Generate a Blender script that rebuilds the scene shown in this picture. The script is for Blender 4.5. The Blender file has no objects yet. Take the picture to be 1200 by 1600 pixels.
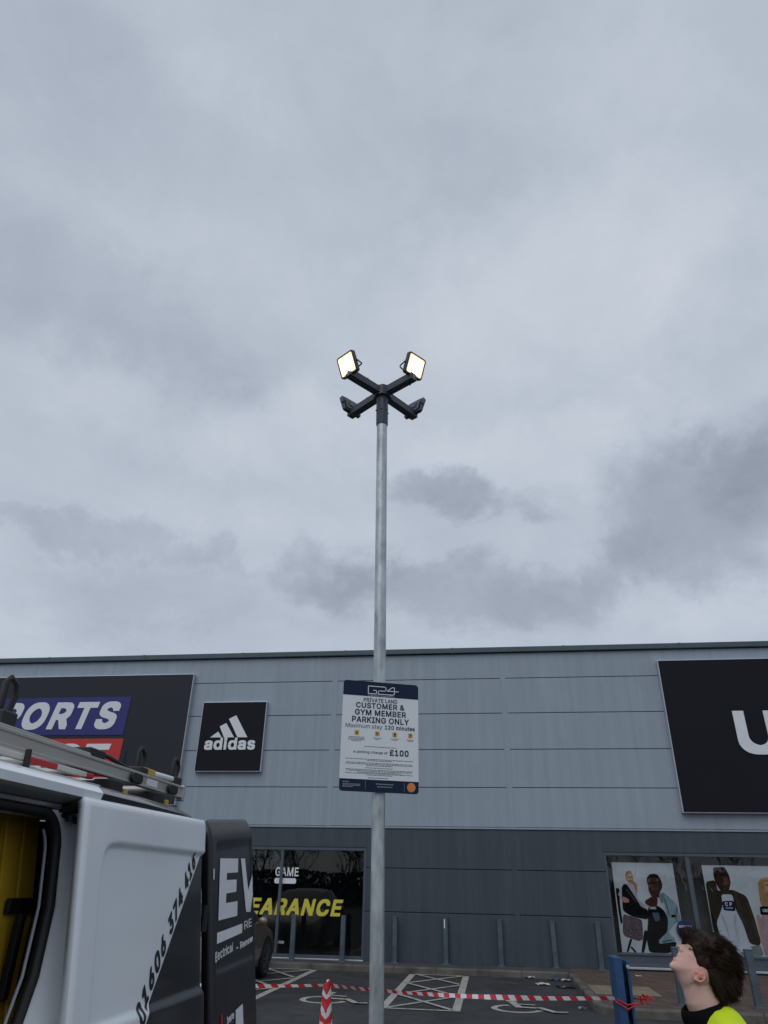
import bpy, bmesh, math, random
from mathutils import Vector, Matrix, noise
R = math.radians
random.seed(7)
scene = bpy.context.scene
col = scene.collection

# ------------------------------------------------------------------ camera
cam_d = bpy.data.cameras.new('camera')
cam_d.sensor_fit = 'VERTICAL'
cam_d.sensor_height = 36.0
cam_d.lens = 36.0 * 1080 / 1600
cam_d.clip_start = 0.05
cam_d.clip_end = 2000
cam = bpy.data.objects.new('camera', cam_d)
col.objects.link(cam)
p_, r_ = R(28.27), R(1.2)
fw = Vector((0, math.cos(p_), math.sin(p_)))
u0 = Vector((0, -math.sin(p_), math.cos(p_)))
x0 = Vector((1, 0, 0))
cx = x0 * math.cos(r_) + u0 * math.sin(r_)
cy = -x0 * math.sin(r_) + u0 * math.cos(r_)
m = Matrix((cx, cy, -fw)).transposed().to_4x4()
m.translation = Vector((0, 0, 1.7))
cam.matrix_world = m
scene.camera = cam

# ------------------------------------------------------------------ world: overcast sky with broken cloud
scene.view_settings.view_transform = 'Standard'
scene.view_settings.look = 'None'
scene.view_settings.gamma = 1.0
scene.view_settings.exposure = 0.12
SUN_EL, SUN_AZ = R(48), R(205)            # azimuth clockwise from +Y: behind the photographer, to the left
world = bpy.data.worlds.new('World')
scene.world = world
world.use_nodes = True
nt = world.node_tree
nt.nodes.clear()
def N(kind, **kw):
    n = nt.nodes.new(kind)
    for k, v in kw.items(): setattr(n, k, v)
    return n
def LK(a, b): nt.links.new(a, b)
def MATH(op, a, b=None, clamp=False):
    n = N('ShaderNodeMath', operation=op, use_clamp=clamp)
    for i, v in enumerate((a, b)):
        if v is None: continue
        if isinstance(v, (int, float)): n.inputs[i].default_value = v
        else: LK(v, n.inputs[i])
    return n.outputs[0]
out = N('ShaderNodeOutputWorld')
bg = N('ShaderNodeBackground')
bg.inputs['Strength'].default_value = 0.1
LK(bg.outputs[0], out.inputs[0])
sky = N('ShaderNodeTexSky', sky_type='NISHITA')
sky.sun_disc = False
sky.sun_elevation = SUN_EL
sky.sun_rotation = SUN_AZ
tc = N('ShaderNodeTexCoord')
sep = N('ShaderNodeSeparateXYZ')
LK(tc.outputs['Generated'], sep.inputs[0])
X, Y, Z = sep.outputs
zc = MATH('MAXIMUM', Z, 0.04)
den = MATH('ADD', zc, 0.10)
comb = N('ShaderNodeCombineXYZ')
LK(MATH('DIVIDE', X, den), comb.inputs[0]); LK(MATH('DIVIDE', Y, den), comb.inputs[1])
def NOISE(vec, scale, detail, rough, dist=0.0, off=(0, 0, 0)):
    mp = N('ShaderNodeMapping'); mp.inputs['Location'].default_value = off
    LK(vec, mp.inputs[0])
    n = N('ShaderNodeTexNoise'); n.inputs['Scale'].default_value = scale
    n.inputs['Detail'].default_value = detail; n.inputs['Roughness'].default_value = rough
    n.inputs['Distortion'].default_value = dist
    LK(mp.outputs[0], n.inputs['Vector'])
    return n.outputs['Fac'], n.outputs['Color']
deck = comb.outputs[0]
n1, _ = NOISE(deck, 0.9, 6, 0.55, 0.3, (3.1, 1.7, 0))
n2, _ = NOISE(deck, 2.6, 8, 0.6, 0.4, (7.3, 4.2, 2))
n3, _ = NOISE(tc.outputs['Generated'], 6.0, 10, 0.66, 0.3, (1.3, 2.2, 5))
wf, wc = NOISE(tc.outputs['Generated'], 5.0, 10, 0.66, 0.2, (4.0, 9.0, 1.0))
wsep = N('ShaderNodeSeparateColor'); LK(wc, wsep.inputs[0])
az = MATH('ARCTAN2', X, Y)
el = MATH('ARCSINE', Z)
azw = MATH('ADD', az, MATH('MULTIPLY', MATH('SUBTRACT', wsep.outputs[0], 0.5), 0.42))
elw = MATH('ADD', el, MATH('MULTIPLY', MATH('SUBTRACT', wsep.outputs[1], 0.5), 0.26))
# (azimuth, elevation, half-width, half-height, brightness) of the cloud masses in the sky
CLOUDS = [(0.49, 0.445, 0.17, 0.075, -0.22), (0.60, 0.50, 0.13, 0.065, -0.12), (0.121, 0.373, 0.20, 0.05, -0.20),
          (0.127, 0.520, 0.10, 0.032, -0.19), (-0.553, 0.692, 0.34, 0.08, -0.12), (-0.343, 0.330, 0.20, 0.04, -0.06),
          (-0.428, 0.395, 0.20, 0.022, -0.11), (0.041, 0.927, 0.45, 0.10, -0.06), (-0.688, 0.907, 0.30, 0.12, -0.10),
          (-0.097, 0.393, 0.09, 0.038, -0.13), (0.343, 0.404, 0.08, 0.05, -0.10), (0.64, 0.718, 0.16, 0.085, -0.06),
          (0.360, 0.787, 0.28, 0.12, 0.10), (-0.300, 0.605, 0.26, 0.07, 0.09), (0.269, 0.583, 0.20, 0.05, 0.10),
          (0.496, 0.317, 0.10, 0.04, 0.06), (-0.152, 0.449, 0.16, 0.05, 0.06), (0.498, 1.017, 0.30, 0.08, 0.03)]
acc = MATH('ADD', 0.72, MATH('MULTIPLY', MATH('SUBTRACT', n1, 0.5), 0.30))
acc = MATH('ADD', acc, MATH('MULTIPLY', MATH('SUBTRACT', n2, 0.5), 0.16))
acc = MATH('ADD', acc, MATH('MULTIPLY', MATH('SUBTRACT', n3, 0.5), 0.22))
for (a, e, ra, re, w) in CLOUDS:
    da = MATH('DIVIDE', MATH('SUBTRACT', azw, a), ra * 1.25)
    de = MATH('DIVIDE', MATH('SUBTRACT', elw, e), re * 1.25)
    d2 = MATH('ADD', MATH('MULTIPLY', da, da), MATH('MULTIPLY', de, de))
    mr = N('ShaderNodeMapRange', interpolation_type='SMOOTHERSTEP')
    LK(d2, mr.inputs[0])
    mr.inputs[1].default_value = 1.35; mr.inputs[2].default_value = -0.25
    mr.inputs[3].default_value = 0.0; mr.inputs[4].default_value = w
    acc = MATH('ADD', acc, mr.outputs[0])
ramp = N('ShaderNodeValToRGB')
LK(acc, ramp.inputs[0])
cr = ramp.color_ramp
cr.elements[0].position = 0.30; cr.elements[0].color = (0.225, 0.255, 0.310, 1)
cr.elements[1].position = 0.98; cr.elements[1].color = (0.66, 0.70, 0.77, 1)
e_ = cr.elements.new(0.55); e_.color = (0.365, 0.407, 0.485, 1)
e_ = cr.elements.new(0.74); e_.color = (0.490, 0.540, 0.620, 1)
sc_ = N('ShaderNodeVectorMath', operation='SCALE')
LK(ramp.outputs[0], sc_.inputs[0]); sc_.inputs['Scale'].default_value = 9.6
mx = N('ShaderNodeMix', data_type='RGBA')
mx.inputs[0].default_value = 0.94
LK(sky.outputs[0], mx.inputs[6]); LK(sc_.outputs[0], mx.inputs[7])
LK(mx.outputs[2], bg.inputs['Color'])

sun_d = bpy.data.lights.new('sun', 'SUN')
sun_d.energy = 0.7
sun_d.angle = R(50)
sun_d.color = (1.0, 0.97, 0.93)
sun = bpy.data.objects.new('sun', sun_d)
col.objects.link(sun)
sd = Vector((math.sin(SUN_AZ) * math.cos(SUN_EL), math.cos(SUN_AZ) * math.cos(SUN_EL), math.sin(SUN_EL)))
sun.rotation_euler = sd.to_track_quat('Z', 'Y').to_euler()
sun.location = sd * 60

# ------------------------------------------------------------------ frames
PHI = R(-8.4)
FD = 18.78                                    # distance to the shop front along its normal
FN = Vector((-math.sin(PHI), math.cos(PHI), 0))
WORLD = Matrix.Identity(4)
FAC = Matrix.Translation(FN * FD) @ Matrix.Rotation(PHI, 4, 'Z')     # x along the shop front, y into it
VAZ = R(7.5)
VAN = Matrix.Rotation(math.pi / 2 - VAZ, 4, 'Z')                     # x towards the van's rear end, y away from the camera
def F2W(s, y, z): return FAC @ Vector((s, y, z))

# ------------------------------------------------------------------ materials
def mat(name, color, rough=0.6, metal=0.0, var=0.08, scale=6.0, stretch=(1, 1, 1), bump=0.0, bscale=60.0, rvar=0.1, coat=0.0, spec=0.5, sss=0.0):
    m = bpy.data.materials.new(name); m.use_nodes = True
    t = m.node_tree; b = t.nodes['Principled BSDF']
    b.inputs['Roughness'].default_value = rough
    b.inputs['Metallic'].default_value = metal
    b.inputs['Coat Weight'].default_value = coat
    b.inputs['Coat Roughness'].default_value = 0.08
    b.inputs['Specular IOR Level'].default_value = spec
    if sss:
        b.inputs['Subsurface Weight'].default_value = sss
        b.inputs['Subsurface Radius'].default_value = (0.012, 0.005, 0.003)
        b.inputs['Subsurface Scale'].default_value = 1.0
    c = t.nodes.new('ShaderNodeTexCoord')
    mp = t.nodes.new('ShaderNodeMapping'); mp.inputs['Scale'].default_value = stretch
    t.links.new(c.outputs['Object'], mp.inputs[0])
    n = t.nodes.new('ShaderNodeTexNoise'); n.inputs['Scale'].default_value = scale
    n.inputs['Detail'].default_value = 6; n.inputs['Roughness'].default_value = 0.6
    t.links.new(mp.outputs[0], n.inputs['Vector'])
    mr = t.nodes.new('ShaderNodeMapRange')
    mr.inputs[1].default_value = 0.25; mr.inputs[2].default_value = 0.75
    mr.inputs[3].default_value = 1 - var; mr.inputs[4].default_value = 1 + var
    t.links.new(n.outputs['Fac'], mr.inputs[0])
    sc = t.nodes.new('ShaderNodeVectorMath'); sc.operation = 'SCALE'
    sc.inputs[0].default_value = color[:3]
    t.links.new(mr.outputs[0], sc.inputs['Scale'])
    t.links.new(sc.outputs[0], b.inputs['Base Color'])
    mr2 = t.nodes.new('ShaderNodeMapRange')
    mr2.inputs[3].default_value = max(0.02, rough - rvar); mr2.inputs[4].default_value = min(1, rough + rvar)
    t.links.new(n.outputs['Fac'], mr2.inputs[0]); t.links.new(mr2.outputs[0], b.inputs['Roughness'])
    if bump:
        n2 = t.nodes.new('ShaderNodeTexNoise'); n2.inputs['Scale'].default_value = bscale; n2.inputs['Detail'].default_value = 4
        t.links.new(c.outputs['Object'], n2.inputs['Vector'])
        bp = t.nodes.new('ShaderNodeBump'); bp.inputs['Strength'].default_value = bump; bp.inputs['Distance'].default_value = 0.01
        t.links.new(n2.outputs['Fac'], bp.inputs['Height']); t.links.new(bp.outputs[0], b.inputs['Normal'])
    m['_c'] = c.name; m['_s'] = sc.name
    return m
def nodes_of(m):
    t = m.node_tree
    return t, t.nodes['Principled BSDF'], t.nodes[m['_c']], t.nodes[m['_s']]
def tmath(t, op, a, b=None, clamp=False):
    n = t.nodes.new('ShaderNodeMath'); n.operation = op; n.use_clamp = clamp
    for i, v in enumerate((a, b)):
        if v is None: continue
        if isinstance(v, (int, float)): n.inputs[i].default_value = v
        else: t.links.new(v, n.inputs[i])
    return n.outputs[0]
def emit(name, color, strength):
    m = bpy.data.materials.new(name); m.use_nodes = True
    b = m.node_tree.nodes['Principled BSDF']
    b.inputs['Base Color'].default_value = (*color, 1)
    b.inputs['Emission Color'].default_value = (*color, 1)
    b.inputs['Emission Strength'].default_value = strength
    return m

def streaked(name, color, rough, streak, panel=0.0):
    """painted steel cladding: faint vertical rain streaks and grime"""
    m = mat(name, color, rough, 0.0, 0.05, 0.7)
    t, b, c, s = nodes_of(m)
    mp = t.nodes.new('ShaderNodeMapping'); mp.inputs['Scale'].default_value = (3.2, 3.2, 0.16)
    t.links.new(c.outputs['Object'], mp.inputs[0])
    n = t.nodes.new('ShaderNodeTexNoise'); n.inputs['Scale'].default_value = 1.6; n.inputs['Detail'].default_value = 8; n.inputs['Roughness'].default_value = 0.7
    t.links.new(mp.outputs[0], n.inputs['Vector'])
    mr = t.nodes.new('ShaderNodeMapRange'); mr.inputs[1].default_value = 0.3; mr.inputs[2].default_value = 0.72
    mr.inputs[3].default_value = 1 - streak; mr.inputs[4].default_value = 1 + streak * 0.6
    t.links.new(n.outputs['Fac'], mr.inputs[0])
    s2 = t.nodes.new('ShaderNodeVectorMath'); s2.operation = 'SCALE'
    t.links.new(s.outputs[0], s2.inputs[0]); t.links.new(mr.outputs[0], s2.inputs['Scale'])
    t.links.new(s2.outputs[0], b.inputs['Base Color'])
    # oil-canning: very slow undulation of the sheet
    n3 = t.nodes.new('ShaderNodeTexNoise'); n3.inputs['Scale'].default_value = 0.9; n3.inputs['Detail'].default_value = 2
    t.links.new(c.outputs['Object'], n3.inputs['Vector'])
    bp = t.nodes.new('ShaderNodeBump'); bp.inputs['Strength'].default_value = 0.35; bp.inputs['Distance'].default_value = 0.02
    t.links.new(n3.outputs['Fac'], bp.inputs['Height']); t.links.new(bp.outputs[0], b.inputs['Normal'])
    return m

M = {}
M['clad_light'] = streaked('clad_light', (0.295, 0.357, 0.418), 0.50, 0.12)
M['clad_dark'] = streaked('clad_dark', (0.048, 0.065, 0.084), 0.52, 0.26)
M['coping'] = streaked('coping', (0.060, 0.092, 0.108), 0.45, 0.15)
M['joint'] = mat('joint', (0.055, 0.065, 0.078), 0.8)
M['frame_grey'] = mat('frame_grey', (0.085, 0.105, 0.13), 0.4, 0.3)
M['dark_room'] = mat('dark_room', (0.018, 0.019, 0.022), 0.9)
M['galv'] = mat('galv', (0.42, 0.46, 0.475), 0.40, 0.45, 0.45, 9.0, (1, 1, 0.35), 0.15, 90)
M['head_grey'] = mat('head_grey', (0.062, 0.070, 0.092), 0.5, 0.2, 0.15)
M['black_plastic'] = mat('black_plastic', (0.012, 0.012, 0.014), 0.5)
M['sign_charcoal'] = mat('sign_charcoal', (0.026, 0.029, 0.040), 0.6, 0, 0.06, 0.6, spec=0.25)
M['sign_black'] = mat('sign_black', (0.007, 0.008, 0.014), 0.55, 0, 0.2, 0.8, spec=0.18)
M['sign_white'] = mat('sign_white', (0.72, 0.75, 0.78), 0.5, 0, 0.04)
M['sign_blue'] = mat('sign_blue', (0.018, 0.020, 0.165), 0.5, 0, 0.06)
M['sign_red'] = mat('sign_red', (0.52, 0.022, 0.022), 0.5, 0, 0.06)
M['alu'] = mat('alu', (0.50, 0.54, 0.58), 0.4, 0.5, 0.08)
M['yellow'] = mat('yellow', (0.62, 0.55, 0.06), 0.6, 0, 0.05)

def glass_mat():
    m = bpy.data.materials.new('window_glass'); m.use_nodes = True
    t = m.node_tree; t.nodes.clear()
    o = t.nodes.new('ShaderNodeOutputMaterial'); mix = t.nodes.new('ShaderNodeMixShader')
    tr = t.nodes.new('ShaderNodeBsdfTransparent'); tr.inputs[0].default_value = (0.90, 0.94, 0.94, 1)
    gl = t.nodes.new('ShaderNodeBsdfGlossy'); gl.inputs['Roughness'].default_value = 0.01
    lw = t.nodes.new('ShaderNodeLayerWeight'); lw.inputs[0].default_value = 0.5
    fr = tmath(t, 'ADD', 0.055, tmath(t, 'MULTIPLY', tmath(t, 'POWER', lw.outputs['Facing'], 5.0), 0.92))
    c = t.nodes.new('ShaderNodeTexCoord'); n = t.nodes.new('ShaderNodeTexNoise'); n.inputs['Scale'].default_value = 0.8
    t.links.new(c.outputs['Object'], n.inputs['Vector'])
    bp = t.nodes.new('ShaderNodeBump'); bp.inputs['Strength'].default_value = 0.03; bp.inputs['Distance'].default_value = 0.05
    t.links.new(n.outputs['Fac'], bp.inputs['Height']); t.links.new(bp.outputs[0], gl.inputs['Normal'])
    t.links.new(fr, mix.inputs[0]); t.links.new(tr.outputs[0], mix.inputs[1]); t.links.new(gl.outputs[0], mix.inputs[2])
    t.links.new(mix.outputs[0], o.inputs[0])
    return m
M['glass'] = glass_mat()

# ------------------------------------------------------------------ mesh helpers
class MB:
    def __init__(s): s.bm = bmesh.new(); s.mi = 0
    def face(s, pts, mi=None):
        f = s.bm.faces.new([s.bm.verts.new(p) for p in pts]); f.material_index = s.mi if mi is None else mi
        return f
    def box(s, x0, x1, y0, y1, z0, z1, mi=None):
        v = [s.bm.verts.new((x, y, z)) for x in (x0, x1) for y in (y0, y1) for z in (z0, z1)]
        for q in ((0, 1, 3, 2), (4, 6, 7, 5), (0, 4, 5, 1), (2, 3, 7, 6), (0, 2, 6, 4), (1, 5, 7, 3)):
            f = s.bm.faces.new([v[i] for i in q]); f.material_index = s.mi if mi is None else mi
        return s
    def obox(s, c, ax, ay, az, mi=None):
        """oriented box: centre and three half-extent vectors"""
        c = Vector(c); v = [s.bm.verts.new(c + ax * i + ay * j + az * k) for i in (-1, 1) for j in (-1, 1) for k in (-1, 1)]
        for q in ((0, 1, 3, 2), (4, 6, 7, 5), (0, 4, 5, 1), (2, 3, 7, 6), (0, 2, 6, 4), (1, 5, 7, 3)):
            f = s.bm.faces.new([v[i] for i in q]); f.material_index = s.mi if mi is None else mi
        return s
    def tube(s, pts, r, seg=8, mi=None, cap=True):
        pts = [Vector(p) for p in pts]; rs = r if isinstance(r, (list, tuple)) else [r] * len(pts)
        rings = []; ref = None
        for i, p in enumerate(pts):
            d = (pts[min(i + 1, len(pts) - 1)] - pts[max(i - 1, 0)]).normalized()
            if ref is None: ref = d.orthogonal().normalized()
            ref = (ref - d * ref.dot(d))
            ref = ref.normalized() if ref.length > 1e-6 else d.orthogonal().normalized()
            b = d.cross(ref)
            rings.append([s.bm.verts.new(p + (ref * math.cos(2 * math.pi * k / seg) + b * math.sin(2 * math.pi * k / seg)) * rs[i]) for k in range(seg)])
        for a, b in zip(rings, rings[1:]):
            for k in range(seg):
                f = s.bm.faces.new((a[k], a[(k + 1) % seg], b[(k + 1) % seg], b[k])); f.material_index = s.mi if mi is None else mi
        if cap:
            f = s.bm.faces.new(list(reversed(rings[0]))); f.material_index = s.mi if mi is None else mi
            f = s.bm.faces.new(rings[-1]); f.material_index = s.mi if mi is None else mi
        return s
    def prism(s, pts, fn, t0, t1, mi=None):
        """2-D outline extruded: fn(a, b, t) -> point"""
        area = sum(p[0] * q[1] - q[0] * p[1] for p, q in zip(pts, pts[1:] + pts[:1]))
        if area < 0: pts = pts[::-1]
        a = [s.bm.verts.new(fn(x, y, t0)) for x, y in pts]; b = [s.bm.verts.new(fn(x, y, t1)) for x, y in pts]
        n = len(pts); fs = [s.bm.faces.new(a[::-1]), s.bm.faces.new(b)]
        for i in range(n): fs.append(s.bm.faces.new((a[i], a[(i + 1) % n], b[(i + 1) % n], b[i])))
        for f in fs: f.material_index = s.mi if mi is None else mi
        return s
    def grid(s, rows, mi=None, close=False):
        v = [[s.bm.verts.new(p) for p in r] for r in rows]
        for a, b in zip(v, v[1:]):
            n = len(a)
            for k in range(n if close else n - 1):
                f = s.bm.faces.new((a[k], a[(k + 1) % n], b[(k + 1) % n], b[k])); f.material_index = s.mi if mi is None else mi
        return v
    def ball(s, c, r, seg=12, ring=8, mi=None):
        c = Vector(c); r = Vector(r) if isinstance(r, (tuple, list, Vector)) else Vector((r, r, r))
        mt = Matrix.Translation(c) @ Matrix.Diagonal((*r, 1))
        d = bmesh.ops.create_uvsphere(s.bm, u_segments=seg, v_segments=ring, radius=1, matrix=mt)
        if mi is not None:
            for v in d['verts']:
                for f in v.link_faces: f.material_index = mi
        return s

BASE = {}
def root_base(o):
    while o is not None:
        if o.name in BASE: return BASE[o.name]
        o = o.parent
    return Vector((0, 0, 0))
def thing(name, label, cat, base=(0, 0, 0), frame=WORLD, group=None, kind=None):
    o = bpy.data.objects.new(name, None); col.objects.link(o)
    o.empty_display_size = 0.2
    base = Vector(base); o.matrix_world = frame @ Matrix.Translation(base)
    BASE[o.name] = base
    tag(o, label, cat, group, kind)
    return o
def tag(o, label=None, cat=None, group=None, kind=None):
    if label: o['label'] = label
    if cat: o['category'] = cat
    if group: o['group'] = group
    if kind: o['kind'] = kind
    return o
def obj(name, mb, mats, parent=None, smooth=None, bevel=0.0, fix=True, base=None, frame=WORLD):
    bm = mb.bm if isinstance(mb, MB) else mb
    if fix: bmesh.ops.recalc_face_normals(bm, faces=bm.faces[:])
    me = bpy.data.meshes.new(name); bm.to_mesh(me); bm.free()
    return obj_me(name, me, mats, parent, smooth, bevel, base, frame)
def obj_me(name, me, mats, parent=None, smooth=None, bevel=0.0, base=None, frame=WORLD):
    if not isinstance(mats, (list, tuple)): mats = [mats]
    if len(me.materials): me.materials.clear()
    for mm in mats: me.materials.append(mm)
    o = bpy.data.objects.new(name, me); col.objects.link(o)
    if parent is not None:
        b = root_base(parent); o.parent = parent
        me.transform(Matrix.Translation(-b))
    else:
        b = Vector(base or (0, 0, 0))
        me.transform(Matrix.Translation(-b)); o.matrix_world = frame @ Matrix.Translation(b)
        BASE[o.name] = b
    if smooth is not None:
        me.polygons.foreach_set('use_smooth', [True] * len(me.polygons))
        me.set_sharp_from_angle(angle=R(smooth))
    if bevel:
        bv = o.modifiers.new('edge', 'BEVEL'); bv.width = bevel; bv.segments = 2; bv.limit_method = 'ANGLE'; bv.angle_limit = R(40)
    return o
def dup(o, parent=None):
    c = o.copy(); col.objects.link(c)
    if parent is not None: c.parent = parent
    for ch in list(o.children): dup(ch, c)
    return c

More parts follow.
